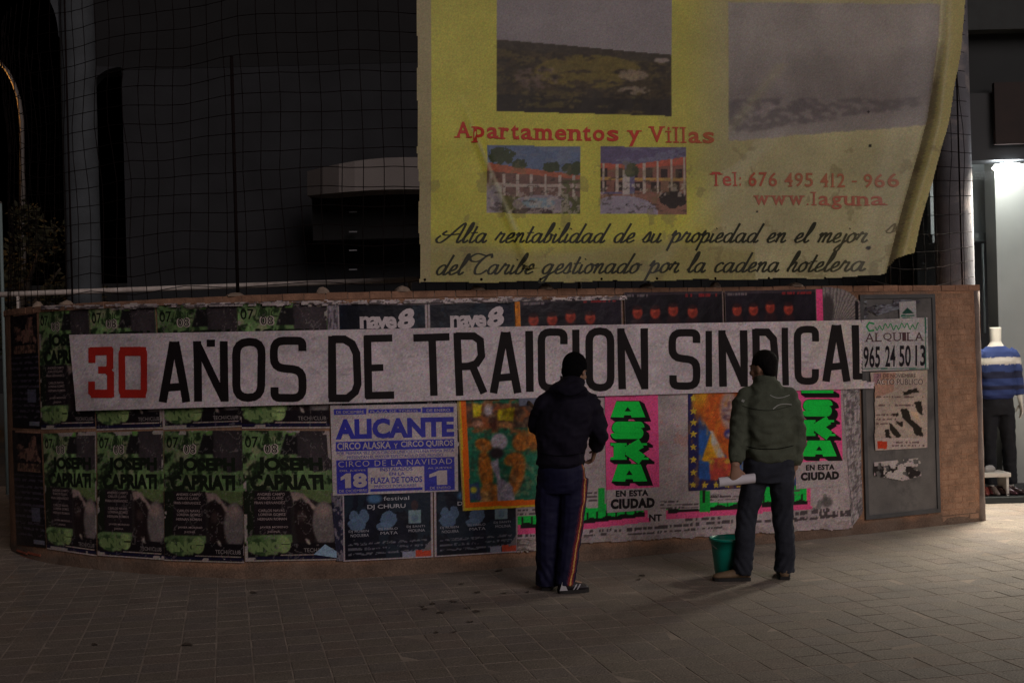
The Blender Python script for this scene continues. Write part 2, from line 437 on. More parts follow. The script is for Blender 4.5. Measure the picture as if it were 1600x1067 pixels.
# ------------------------------------------------------------------ hoarding wall
wall = empty('curved_wall', (0, 9.6, 0))
setp(wall, 'curved low ochre plastered wall plastered with posters, topped by wire fencing', 'wall')
NS = 260
ss = np.linspace(0, S_END, NS); Vw = []; Fw = []
zs = np.r_[np.linspace(-0.02, .3, 14), np.linspace(.36, WH-.052, 22)]
TH = 0.17
for zi, z in enumerate(zs):
    bul = 0.0
    pts = wpos(ss, z, 0.0)
    foot = 0.02*max(0, 1-z/0.10)
    nx = np.interp(ss, SEG, NM[:, 0]); ny = np.interp(ss, SEG, NM[:, 1])
    e = (vn(ss*3, np.full_like(ss, z*4), 5)-.5)*0.006*0 + foot*0.6*vn(ss*6, np.full_like(ss, z*9), 3)
    pts[:, 0] += nx*e; pts[:, 1] += ny*e
    Vw += [tuple(p) for p in pts]
nf = len(Vw)
for zi in range(len(zs)-1):
    for i in range(NS-1): Fw.append((zi*NS+i, zi*NS+i+1, (zi+1)*NS+i+1, (zi+1)*NS+i))
for z in (zs[0], zs[-1]): Vw += [tuple(p) for p in wpos(ss, z, -TH)]
for i in range(NS-1):
    Fw.append((nf+i+1, nf+i, nf+NS+i, nf+NS+i+1))
    Fw.append(((len(zs)-1)*NS+i, (len(zs)-1)*NS+i+1, nf+NS+i+1, nf+NS+i))
Fw.append(tuple([zi*NS+NS-1 for zi in range(len(zs))]+[nf+NS+NS-1, nf+NS-1])[::-1])
Fw.append(tuple([zi*NS for zi in range(len(zs))]+[nf+NS, nf]))
Vn = np.array(Vw); sx_ = np.tile(ss, len(zs)+2)
gr = np.clip((0.10+0.16*(fbm(sx_*3.1, Vn[:, 2]*2, 3)-.35)-Vn[:, 2])/.05, 0, 1)*.75
gr = np.maximum(gr, .6*np.clip((fbm(sx_*2.2, Vn[:, 2]*1.3, 9)-.62)/.08, 0, 1)*(Vn[:, 2] < 1.0))
cw = np.array((0.31, 0.165, 0.10))[None]*(1-gr[:, None])+np.array((0.115, 0.088, 0.07))[None]*gr[:, None]
wlink('plaster_body', mesh('plaster_body', Vw, Fw, cw, smooth=False), M_plaster, wall)
# lighter rounded corner at the right end
def on_wall_box(name, s0, s1, z0, z1, o0, o1, m, parent, jit=0.0, n=2):
    V = []
    for k in range(n):
        s = s0+(s1-s0)*k/(n-1)
        for (z, o) in ((z0, o0), (z0, o1), (z1, o1), (z1, o0)):
            V.append(tuple(wpos(np.array(s+random.uniform(-jit, jit)), z+random.uniform(-jit, jit), o+random.uniform(-jit, jit))))
    F = [(0, 3, 2, 1)]
    for k in range(n-1):
        a = k*4; b = a+4
        for q in range(4): F.append((a+q, a+(q+1) % 4, b+(q+1) % 4, b+q))
    a = (n-1)*4; F.append((a, a+1, a+2, a+3))
    return wlink(name, mesh(name, V, F), m, parent)
# coping course of bricks
s = 0.02; L = 0.163
while s < S_END-0.03:
    e = min(s+L-0.007, S_END-0.003)
    on_wall_box('brick', s, e, WH-0.05, WH+random.uniform(-.003, .002), random.uniform(0.004, 0.010), -TH-0.003, M_brick, wall, 0.0012)
    s += L
on_wall_box('mortar_bed', 0.0, S_END-.004, WH-0.053, WH-0.012, 0.001, -TH+.004, M_mortar, wall, 0, n=90)
# corner render strip on the right end of wall
s_r, _ = pw(1500, 600)
V, F = tube_vf([tuple(wpos(np.array(S_END-0.035), z, -0.028)) for z in np.linspace(0, WH-.055, 14)], [0.043+0.004*math.sin(k*2.1) for k in range(14)], 14)
wlink('rounded_corner', mesh('rounded_corner', [tuple(v) for v in V], F, smooth=True), mat('greyed_plaster', (0.21, 0.165, 0.15), 0.9, noise=0.3, nscale=6, bump=0.5, mottle=.15), wall)
# exposed brick courses on the right end of the wall
M_pbrick = mat('limewashed_brick', (0.32, 0.185, 0.118), 0.9, noise=0.3, nscale=9, patch=.4, pscale=3, dark=(0.2, .14, .11), bump=0.6, bscale=40, mottle=0.25)
sL = float(pw(1468, 640)[0]); z = 0.03; row = 0
while z < WH-.11:
    s = sL-(row % 2)*.08
    while s < S_END-.09:
        a_ = max(s, sL+random.uniform(-.004, .01)); b_ = min(s+.152, S_END-.085)
        if b_-a_ > .03: on_wall_box('brick', a_, b_, z, z+.045, random.uniform(.0008, .0024), -.01, M_pbrick, wall, .0012)
        s += .16
    z += .0535; row += 1
# bare red brick corner low at left
for (x0, x1, y0, y1) in ((28, 44, 858, 866), (45, 64, 861, 869), (34, 52, 868, 876)):
    s0, z1 = pw(x0, y0); s1, z0 = pw(x1, y1)
    on_wall_box('bare_brick', float(s0), float(s1), max(0.005, float(z0)), float(z1), 0.012, -0.01, M_rbrick, wall, 0.002)
# mortar lumps around the fence feet
for px in (60, 105, 368, 505, 628, 745, 853, 1010, 1117, 1240):
    s0, z0 = pw(px, 455, -0.04); s0 = float(s0)
    bm = bmesh.new(); bmesh.ops.create_icosphere(bm, subdivisions=2, radius=1)
    c = wpos(np.array(s0), WH, -0.03); sc = (random.uniform(.045, .085), .045, random.uniform(.028, .055))
    for v in bm.verts:
        q = v.co.copy(); nn = mnoise.noise(q*2.3+Vector((px, 0, 0)))*0.35+1
        v.co = Vector((q.x*sc[0]*nn+c[0], q.y*sc[1]*nn+c[1], max(0, q.z)**1.2*sc[2]*nn+c[2]-.004))
    me = bpy.data.meshes.new('mortar_lump'); bm.to_mesh(me); bm.free(); wlink('mortar_lump', me, M_mortar, wall)

# ------------------------------------------------------------------ wire mesh fence
fence = empty('wire_mesh_fence', (0, 9.7, WH)); setp(fence, 'rusty square wire mesh fence rising from top of curved wall', 'fence')
FO = -0.05
FZ1 = 4.75
def jw(s, z):
    return 0.020*(mnoise.noise(Vector((s*1.3, z*1.3, 3.1))))*2
def sagz(s, z):      # mesh torn loose towards the right end sags
    e = max(0, s-(S_END-1.35)); 
    return z - 0.10*math.sin(min(1, e/1.3)*PI)*max(0, 1-(z-2.2)/1.2) + 0.02*math.sin(z*9)*min(1, e)
s = 0.3; k = 0
while s < S_END-0.02:
    pts = []
    for z in np.linspace(WH-.02, FZ1, 12):
        zz = sagz(s, z); pts.append(tuple(wpos(np.array(s+jw(s, z)*.6), zz, FO+jw(z, s)*2)))
    wlink('wire', tube_me('wire', pts, 0.0032, 4), M_wire, fence)
    s += 0.155
z = WH+0.07
while z < FZ1:
    pts = [tuple(wpos(np.array(s_), sagz(s_, z)+jw(s_*1.5, z), FO+0.004+jw(z, s_)*2)) for s_ in np.linspace(0.3, S_END-.03, 70)]
    wlink('wire', tube_me('wire', pts, 0.0032, 4), M_wire, fence); z += 0.145
s0 = float(pw(368, 400, FO)[0])
wlink('post', tube_me('post', [tuple(wpos(np.array(s0), z, FO-.02)) for z in (WH-.01, 3.0, 3.95)], 0.013, 8), M_wire, fence)
for px in (108, 1392, 1505):
    s0 = float(pw(px, 400, FO)[0]); wlink('post', tube_me('post', [tuple(wpos(np.array(s0), z, FO-.02)) for z in (WH-.01, 3.0, FZ1)], 0.008, 6), M_wire, fence)

# ------------------------------------------------------------------ posters
BLACK = (30, 25, 30)
def green_art(seed):
    def art(u, t, px, py):
        c = Canvas(u, t, (120, 150, 98)); c.noise(.35, 7, seed)
        sp = fbm(u*9, t*11, seed+4)
        c.mask((sp > .60) & (t < .45) & (u < .55), (176, 165, 140), .55)
        c.mask((fbm(u*13, t*15, 40) > .58) & (t < .48), (36, 50, 34), .85); c.mask((fbm(u*20, t*20, 31) > .55) & (t > .2) & (t < .46) & (u < .25), (30, 36, 28), .8)
        c.poly([(.62, 0), (1, 0), (1, .30), (.80, .32), (.62, .20)], (64, 57, 61))
        c.ell(.80, .16, .15, .12, (84, 76, 80), .5, 1.0)
        c.poly([(.50, .02), (.62, .02), (.63, .18), (.42, .18)], (40, 38, 40)); c.rect(.53, .0, .61, .035, (120, 165, 90))
        c.rect(.08, .46, .52, .80, (44, 37, 42)); c.poly([(.0, .46), (.12, .47), (.1, .8), (0, .82)], (38, 44, 34))
        c.rect(.52, .47, 1, .90, (54, 48, 49)); c.poly([(.52, .44), (.82, .46), (1, .46), (1, .56), (.86, .56), (.66, .50)], (112, 130, 84))
        c.poly([(.52, .47), (.66, .48), (.80, .59), (.78, .62), (.64, .52), (.55, .55)], (176, 152, 146))
        c.poly([(.56, .54), (.72, .56), (.80, .66), (.76, .86), (.58, .86), (.55, .70)], (44, 34, 36))
        c.ell(.635, .66, .05, .04, (86, 70, 68), .7, .8)
        c.ell(.885, .72, .135, .175, (126, 116, 116), 1, .12)
        ln = np.abs(np.sin((u*1.1+t*.8)*60+seed)) < .18
        c.mask(ln & (((u-.885)/.125)**2+((t-.72)/.165)**2 < 1), (160, 150, 150), .5)
        c.ell(.87, .62, .09, .05, (190, 160, 152), .6, .8)
        c.rect(.0, .86, 1, 1, (32, 27, 32)); c.poly([(.66, .83), (.70, .84), (.72, .88), (.68, .87)], (190, 175, 165))
        g = (((u-.22)/.2)**2+((t-.885)/.072)**2 < 1+.5*(fbm(u*16, t*16, 2)-.5)*2)
        c.mask(g, (104, 138, 82)); c.mask(g & (fbm(u*14, t*14, 3) > .50), (62, 84, 54), .8); c.mask(g & (fbm(u*11, t*13, 13) > .60), (150, 172, 116), .8); c.blur(1)
        c.ell(.42, .875, .08, .065, (158, 182, 118), 1, .15); c.rect(.38, .868, .49, .878, (40, 50, 36))
        c.rect(.0, .965, 1, .985, (34, 32, 62)); c.rect(0, .988, 1, 1, (190, 175, 172))
        c.rect(.38, .951, .96, .956, (190, 170, 165))
        c.noise(.12, 30, seed+9)
        return c.C
    return art
GW = (200, 185, 178)
def green_poster(quad, off, seed, label, keep=None):
    q_ = [(x+random.uniform(-1.2, 1.2), y+random.uniform(-1.5, 1.5)) for x, y in quad]; vr = random.uniform(.82, 1.08); ga = green_art(seed)
    def art(u, t, X, Y):
        C = ga(u, t, X, Y)*vr; w = np.abs(fbm(u*6, t*7, seed+50)-.5) < .010; C[w] = C[w]*.5+np.array((150, 140, 138))*.5
        tr = (fbm(u*5, t*5, seed+60)-.5)+.5*(np.minimum(np.minimum(u, 1-u), np.minimum(t, 1-t)) < .03) > .62; C[tr] = (172, 160, 156); return C
    p = Print(off); p.sheet(q_, art, 1.3, keep)
    k = (32, 39, 30)
    p.uvtext('07', (.03, .045, .18, .13), k, .01); p.uvtext('//DIC', (.19, .05, .44, .11), (52, 70, 44), 0)
    p.uvtext('08', (.24, .10, .41, .18), GW, .045, .0012); p.uvtext('08', (.255, .107, .395, .173), (48, 44, 44), -.005, .0018)
    p.uvtext('JOSEPH', (.16, .205, .90, .335), k, .055, .0016); p.uvtext('CAPRIATI', (.08, .335, .90, .455), k, .055, .0022)
    p.uvtext('hNC', (.08, .85, .40, .93), (128, 152, 98), .06, .001)
    for i, (a, b, tt) in enumerate([(.15, .46, .485), (.16, .44, .515), (.12, .46, .55), (.16, .45, .61), (.16, .46, .64), (.15, .47, .675), (.17, .48, .74), (.25, .39, .775)]):
        names = ['ANDRES CAMPO', 'CARLOS CLARIC', 'FRAN HERNANDEZ', 'CARLOS NAVAS', 'LORENA GOMEZ', 'HERNAN ROMAN', 'JAVIER MORENO', 'JHONA']
        p.uvtext(names[i], (a, tt-.008, b, tt+.012), (168, 148, 148), .01)
    p.uvtext('TECH//CLUB', (.64, .905, .96, .935), (150, 140, 140), .0)
    return p.build('club_poster', M_print, label, 'poster', 'green and black club night posters')
low = [((66, 676), (150, 674), (152, 868), (73, 858)), ((151, 674), (255, 673), (256, 874), (153, 869)),
       ((256, 673), (378, 672), (381, 878), (257, 875)), ((379, 672), (515, 672), (528, 875), (382, 878))]
upp = [((60, 484), (139, 480), (149, 670), (64, 672)), ((140, 480), (243, 477), (254, 670), (150, 671)),
       ((244, 477), (371, 474), (377, 668), (255, 670)), ((372, 474), (512, 472), (516, 668), (378, 668))]
lab = ['green and black club poster furthest left in the %s row, beside the black flyer', 'green and black club night poster second from the left in the %s row',
       'green and black club night poster third from the left in the %s row', 'rightmost green and black club night poster in the %s row of four']
for i in range(4):
    green_poster(upp[i], .0030+.0011*i, 11+i, lab[i] % 'upper')
    green_poster(low[i], .0085+.0011*i, 21+i, lab[i] % 'lower')
def flyer(quad, off, seed, label):
    def art(u, t, px, py):
        c = Canvas(u, t, (26, 22, 28)); c.noise(.3, 6, seed)
        nn = (fbm(u*9, t*18, 5)-.5)*.22; c.mask(pip(u+nn, t+nn*.5, [(.2, .12), (.55, .14), (.66, .05), (.84, .05), (.85, .18), (.95, .26), (.5, .25), (.15, .24)]), (140, 104, 92)); c.mask((fbm(u*12, t*30, 8) > .56) & (t < .3), (60, 46, 46), .7)
        c.rect(.12, .28, .92, .35, (142, 108, 92)); c.mask((fbm(u*30, t*40, 2) > .5) & (t > .28) & (t < .35), (60, 45, 44), .8)
        c.rect(.1, -.1, .98, .015, (170, 130, 110))
        r = (np.sin(t*120) > .3) & (fbm(u*14, t*60, 6) > .45) & (t > .38) & (t < .93)
        c.mask(r, (96, 86, 104), .75); c.rect(.55, .66, .85, .78, (112, 112, 136), .8); c.rect(.6, .94, .95, .975, (150, 150, 168), .8)
        return c.C
    p = Print(off); p.sheet(quad, art, 1.3); return p.build('black_flyer', M_print, label, 'flyer', 'narrow black flyers at the far left')
flyer(((16, 492), (57, 486), (64, 670), (20, 668)), .003, 3, 'upper narrow black flyer with pale hand picture at the far left of the wall')
flyer(((19, 672), (64, 674), (72, 856), (26, 850)), .009, 4, 'lower narrow black flyer with pale hand picture at the far left of the wall')

def nave_art(seed):
    def art(u, t, px, py):
        c = Canvas(u, t, (26, 28, 42)); c.noise(.5, 5, seed)
        c.mask(fbm(u*7, t*5, seed) > .55, (38, 52, 66), .7)
        n = fbm(u*26, t*26, 5)
        for (cx, cy, rx, ry) in ((.16, .72, .09, .05), (.13, .66, .05, .04), (.24, .66, .05, .05), (.51, .69, .09, .06), (.46, .745, .08, .03)):
            c.mask((((u-cx)/rx)**2+((t-cy)/ry)**2 < .6+n), (104, 128, 160), .85)
        c.rect(.73, .63, .87, .73, (128, 150, 160)); c.ell(.8, .69, .04, .03, (96, 118, 140), .8); c.ell(.80, .59, .04, .04, (70, 52, 56), .9)
        c.ell(.36, .53, .08, .035, (86, 128, 170), .9, .6)
        r = (np.sin(t*160+u*2) > .2) & (fbm(u*34, t*90, 8) > .50) & (t > .84) & (t < .97) & (u > .06) & (u < .93)
        c.mask(r, (140, 138, 150), .7)
        c.mask((t > .94) & (u > .80) & (u < .98), (196, 76, 52)); c.mask((t > .945) & (u > .66) & (u < .8), (150, 150, 170))
        c.poly([(.88, .95), (.98, .86), (1, .94)], (120, 112, 116))
        c.mask((u < .025) | (u > .975) | (t < .012) | (t > .99), (180, 166, 172))
        return c.C
    return art
def nave(quad, off, seed, label):
    p = Print(off); p.sheet(quad, nave_art(seed), 1.3)
    W = (214, 200, 205)
    p.uvtext('nave', (.25, .105, .66, .205), W, .035, spacing=.82)
    q = [p.uv(.68, .07), p.uv(.86, .02), p.uv(.86, .20), p.uv(.66, .215)]
    p.text('8', None, W, .05, .0018, quad=q)
    p.uvtext('festival', (.46, .515, .74, .545), (190, 190, 200), .0); p.uvtext('DJ CHURU', (.28, .575, .70, .615), (190, 186, 195), .01)
    for (a, b, t0, l1, l2) in ((.07, .29, .765, 'DJ RUBEN', 'NOGUERA'), (.40, .61, .755, 'DJ PABLO', 'MATA'), (.71, .91, .745, 'DJ SANTI', 'MOLINA')):
        p.uvtext(l1, (a, t0, b, t0+.022), (170, 168, 180), 0); p.uvtext(l2, (a+.02, t0+.03, b, t0+.052), (170, 168, 180), 0)
    return p.build('dance_poster', M_print, label, 'poster', 'dark blue dance festival posters')
nave(((526, 474), (667, 474), (672, 668), (532, 668)), .0055, 1, 'dark blue dance poster with white 8 logo, left one above the white banner')
nave(((668, 474), (806, 470), (812, 664), (673, 666)), .0065, 2, 'dark blue dance poster with white 8 logo, right one above the white banner')
nave(((532, 672), (675, 670), (677, 870), (536, 877)), .0140, 3, 'dark blue dance poster with blue portraits under left of blue bullring poster')
nave(((677, 670), (808, 667), (810, 862), (679, 870)), .0150, 4, 'dark blue dance poster with blue portraits under corner of orange framed circus picture')
# wrinkled grey strip between the green and blue posters
def strip_art(base, seed, sx=6, sy=20, lo=(70, 62, 72)):
    def art(u, t, px, py):
        c = Canvas(u, t, base); n = fbm(u*sx, t*sy, seed); c.mask(n > .52, lo, .7); c.noise(.4, 18, seed+1); return c.C
    return art
p = Print(.0105); p.sheet(((511, 474), (527, 474), (534, 668), (517, 668)), strip_art((150, 140, 150), 3), 1.5)
p.build('torn_paper_strip', M_print, 'wrinkled grey paper strip between green posters and dark blue dance poster', 'paper')
p = Print(.0165); p.sheet(((517, 770), (535, 769), (537, 876), (526, 876)), strip_art((46, 46, 66), 5, 3, 14, (150, 140, 150)), 1.5)
p.build('torn_paper_strip', M_print, 'dark scuffed paper strip below left corner of blue bullring poster', 'paper')
p = Print(.0172); p.sheet(((490, 866), (508, 850), (526, 861), (526, 871)), lambda u, t, X, Y: Canvas(u, t, (150, 178, 205)).C*(.8+.4*fbm(u*8, t*8, 2))[..., None], 1.2)
p.build('peeled_corner', M_print, 'small pale blue peeled corner at foot of rightmost lower green poster', 'paper')

# white underlying circus sheet, drawn in photo coordinates
def under_art(u, t, X, Y):
    c = Canvas(X, Y, (186, 170, 172)); 
    n = fbm(X/26, Y/26, 4); c.C *= (.86+.28*n)[..., None]
    c.mask((fbm(X/14, Y/10, 8) > .66) & (X > 1030) & (X < 1075) & (Y < 760), (196, 140, 132), .5)
    m = 1.0
    def band(x0, x1, ya, yb, yc, sl):
        base = (Y-(sl)*(X-x0))
        c.mask((X > x0) & (X < x1) & (base > ya) & (base < yb+8), (255, 92, 150))
        c.mask((X > x0) & (X < x1-6) & (base > ya) & (base < yb), (20, 206, 78))
        c.mask((X > x0+4) & (X < x1-4) & (base > yb-2+1.5*np.sin(X/4)) & (base < yb+5), (24, 26, 24))
        c.mask((X > x0) & (X < x1-6) & (base > yb-12) & (base < yb) & (np.abs(((X-x0) % 15)-7) < 1.2), (24, 40, 24))
        c.mask((X > x0) & (X < x1+4) & (base > yb+7) & (base < yc), (255, 92, 150))
    band(809, 905, 806, 820, 834, -.05); band(896, 1012, 793, 815, 829, -.12); band(1040, 1188, 784, 797, 811, -.06); band(1186, 1266, 758, 787, 800, -.05)
    c.rect(898, 770, 934, 793, (186, 172, 172)); c.rect(1012, 768, 1093, 795, (182, 168, 170)); c.rect(1109, 770, 1180, 785, (182, 168, 170))
    c.rect(934, 762, 945, 800, (30, 176, 70)); c.rect(1093, 766, 1110, 800, (20, 172, 64)); c.rect(1098, 766, 1102, 785, (26, 36, 26))
    for (x0, x1, yb, sl) in ((899, 933, 771, -.04), (1014, 1060, 784, -.02), (1014, 1092, 789, -.02), (1014, 1092, 794, -.02), (1110, 1180, 776, -.02), (1110, 1180, 781, -.03), (899, 933, 777, -.04), (899, 933, 783, -.04), (1210, 1250, 768, -.05), (1210, 1250, 774, -.05), (809, 845, 797, -.03), (809, 845, 803, -.03)):
        b = Y-sl*(X-x0); c.mask((X > x0) & (X < x1) & (np.abs(b-yb) < 1.1) & (vn(X/2.2, Y*0+yb, 2) > .35), (96, 82, 86))
    for (x0, x1, yb, h, sl) in ((809, 846, 837, 1.6, -.05), (905, 955, 832, 2.2, -.1), (905, 956, 838, 2.0, -.1), (960, 1020, 829, 2.4, -.08), (1022, 1160, 824, 2.4, -.08), (980, 1130, 835, 1.6, -.08), (1070, 1125, 812, 2.2, -.05), (1180, 1262, 815, 2.0, -.08), (1230, 1300, 804, 3.0, -.12), (1280, 1335, 803, 3.2, -.08), (1240, 1330, 813, 1.6, -.1), (1275, 1335, 808, 2.2, -.1)):
        b = Y-sl*(X-x0); c.mask((X > x0) & (X < x1) & (np.abs(b-yb) < h) & (vn(X/2.4, Y*0+yb, 5) > .38), (72, 62, 66), .85)
    c.mask((fbm(X/9, Y/9, 12) > .6) & (X > 1262) & (X < 1312) & (Y > 752) & (Y < 795), (110, 110, 108), .7)
    c.ell(1292, 784, 9, 8, (70, 66, 66), .7, .5)
    c.mask((Y > 838-.06*(X-900)) & (fbm(X/12, Y/12, 15) > .55), (150, 132, 128), .5)
    return c.C
def torn(edge, amp=.012, seed=1):
    def f(u, t, X, Y):
        n = (fbm(u*30, t*30, seed)-.5)*2*amp; ok = np.ones(u.shape, bool)
        if 'b' in edge: ok &= t < 1-amp+n
        if 't' in edge: ok &= t > amp+n
        if 'r' in edge: ok &= u < 1-amp+n
        if 'l' in edge: ok &= u > amp+n
        return ok
    return f
p = Print(.0180); p.sheet(((808, 540), (1343, 540), (1340, 828), (808, 858)), under_art, 1.5, torn('br', .012, 4))
p.text('NT', (1014, 803, 1034, 814), (40, 34, 38), .04)
p.text('VENTA', (1110, 772, 1128, 777), (70, 60, 64), .01)
p.build('circus_sheet', M_print, 'wide off white circus sheet with green and pink strip of letter feet along its bottom', 'poster')
p = Print(.0195); p.sheet(((808, 838), (905, 836), (905, 856), (808, 866)), strip_art((172, 158, 156), 7, 8, 8, (110, 96, 92)), 1.5, torn('bt', .12, 6))
p.build('torn_paper_strip', M_print, 'torn pale paper remnant at wall foot left of the person in navy', 'paper')

# blue bullring poster
BL = (62, 62, 172); PAP = (196, 182, 186)
def ali_art(u, t, X, Y):
    c = Canvas(u, t, PAP); c.noise(.10, 6, 3)
    sx = lambda x: (x-517)/196.0; sy = lambda y: (y-632)/140.0
    def r(x0, y0, x1, y1, col=BL): c.rect(sx(x0), sy(y0), sx(x1), sy(y1), col)
    r(522, 638, 573, 646); r(575, 639, 657, 645); r(659, 638, 708, 646)
    r(524, 688, 708, 703); r(524, 717, 708, 730); r(524, 731, 573, 769); r(661, 731, 708, 769); r(576, 764, 658, 768)
    c.rect(.045, .36, .955, .37, PAP); return c.C
p = Print(.0200); AQ = ((516, 634), (714, 630), (716, 767), (520, 774)); p.sheet(AQ, ali_art, 1.5)
def A(txt, x0, y0, x1, y1, col, b=0.0, **k): p.uvtext(txt, ((x0-517)/196, (y0-632)/140, (x1-517)/196, (y1-632)/140), col, b, **k)
def ONE(x0, y0, x1, y1):
    f = lambda x, y: p.uv((x-517)/196, (y-632)/140)
    w = x1-x0; P = [f(x0, y0+6), f(x0+w*.55, y0), f(x1, y0), f(x1, y1), f(x0+w*.42, y1), f(x0+w*.42, y0+8), f(x0, y0+11)]
    P = np.array(P); p.put(P[:, 0], P[:, 1], [(3, 2, 5, 4), (5, 2, 1), (5, 1, 0, 6)], lin(np.array(PAP)/255.), .0014)
A('DE DICIEMBRE', 526, 640, 569, 644.5, PAP); A('PLAZA DE TOROS', 579, 640.5, 652, 644, PAP); A('DE ENERO', 666, 640, 702, 644.5, PAP)
A('ALICANTE', 524, 653, 708, 685, BL, .05)
A('CIRCO ALASKA', 526, 690, 609, 701, PAP, .02); A('Y', 614, 693, 620, 701, PAP, .01); A('CIRCO QUIROS', 625, 690, 706, 701, PAP, .02)
A('POR PRIMERA VEZ DOS CIRCOS UNIDOS EN UNA MISMA PISTA', 525, 704.5, 707, 709, BL, 0); A('PRESENTAN EL MAYOR ESPECTACULO DEL MUNDO', 541, 711, 690, 715.5, BL, 0)
A('CIRCO DE LA NAVIDAD', 527, 719, 704, 728, PAP, -.008, spacing=1.15)
A('DEL JUEVES', 529, 732.5, 569, 736, PAP); ONE(530, 738, 546, 761); A('8', 549, 738, 571, 761, PAP, .05); A('DE DICIEMBRE', 527, 763.5, 571, 767.5, PAP)
A('INSTALADOS', 592, 731, 642, 736.5, BL, .01); A('EN LA', 606, 738.5, 630, 743.5, BL, .01); A('PLAZA DE TOROS', 577, 746, 657, 755.5, BL, .02); A('PRECIOS POPULARES', 582, 758, 648, 762, BL)
A('AL JUEVES', 666, 732.5, 703, 736, PAP); ONE(668, 738, 696, 761); A('DE ENERO', 669, 763.5, 701, 767.5, PAP)
p.build('bullring_poster', M_print, 'blue on white poster reading ALICANTE and 18 and 1, below the banner', 'poster')

# orange framed circus picture
def tig_art(u, t, X, Y):
    c = Canvas(X, Y, (40, 120, 92)); c.noise(.25, .05, 2)
    c.C *= (.85+.3*fbm(X/18, Y/9, 9))[..., None]
    c.rect(728, 630, 880, 668, (92, 66, 54)); c.mask((Y < 676) & (fbm(X/9, Y/9, 3) > .52), (170, 92, 50), .8)
    c.poly([(738, 630), (753, 632), (751, 650), (740, 652)], (222, 200, 30)); c.poly([(778, 640), (804, 636), (802, 658), (777, 656)], (222, 200, 30))
    c.ell(763, 640, 7, 9, (196, 180, 190), 1, .5); c.ell(772, 662, 7, 11, (90, 48, 40), .9, .5); c.ell(746, 662, 9, 5, (206, 150, 130), .9, .5); c.ell(790, 664, 12, 5, (214, 150, 96), .9, .5)
    def tiger(cx, cy, rx, ry, rot): 
        c.ell(cx, cy, rx, ry, (206, 122, 44), 1, .3, rot)
    tiger(756, 695, 14, 10, .3); tiger(759, 735, 11, 32, -.12); tiger(768, 772, 20, 16, 0); tiger(815, 690, 14, 16, .5); tiger(808, 742, 11, 32, .25); tiger(802, 717, 15, 10, -.4); tiger(838, 675, 14, 30, .2)
    c.ell(757, 776, 12, 10, (228, 176, 110), .8, .7)
    st = (np.sin(X*.55+np.sin(Y*.22)*2.5+Y*.35) > .72) & (fbm(X/10, Y/10, 6) > .45) & (Y > 678)
    org = (c.C[..., 0] > 150) & (c.C[..., 1] < 150); c.mask(st & org, (120, 64, 34), .55); c.mask(fbm(X/5, Y/7, 33) > .60, (66, 48, 40), .45); c.mask(fbm(X/7, Y/5, 36) > .64, (214, 176, 130), .35)
    c.ell(780, 690, 13, 13, (196, 184, 196), 1, .25); c.ell(776, 708, 11, 9, (56, 44, 50), 1, .4); c.poly([(766, 722), (778, 716), (782, 746), (800, 758), (805, 782), (778, 782), (776, 748)], (190, 180, 196))
    c.mask(pip(X, Y, [(766, 722), (778, 716), (782, 746), (800, 758), (805, 782), (778, 782), (776, 748)]) & (np.sin(X*2.6) > .55), (110, 100, 130), .7)
    c.poly([(730, 758), (748, 752), (752, 781), (732, 781)], (66, 76, 132), .8); c.ell(740, 765, 5, 5, (214, 200, 60), 1, .4)
    c.blur(2); c.C *= (.78+.44*fbm(X/3.5, Y/3.5, 13))[..., None]
    # frame
    e = 715+(Y-632)*.045; b = 797-(X-715)*.052
    fr = (X < e+13) | (Y > b-11)
    c.mask(fr, (255, 112, 20)); c.mask((X < e+5) | (Y > b-3), (226, 186, 44)); c.mask((X < e+2.2), (176, 150, 100))
    return c.C
p = Print(.0225); p.sheet(((714, 626), (884, 620), (888, 788), (723, 798)), tig_art, 1.3)
p.build('circus_picture', M_print, 'orange framed circus picture of tigers on green, left of the person in navy', 'poster')

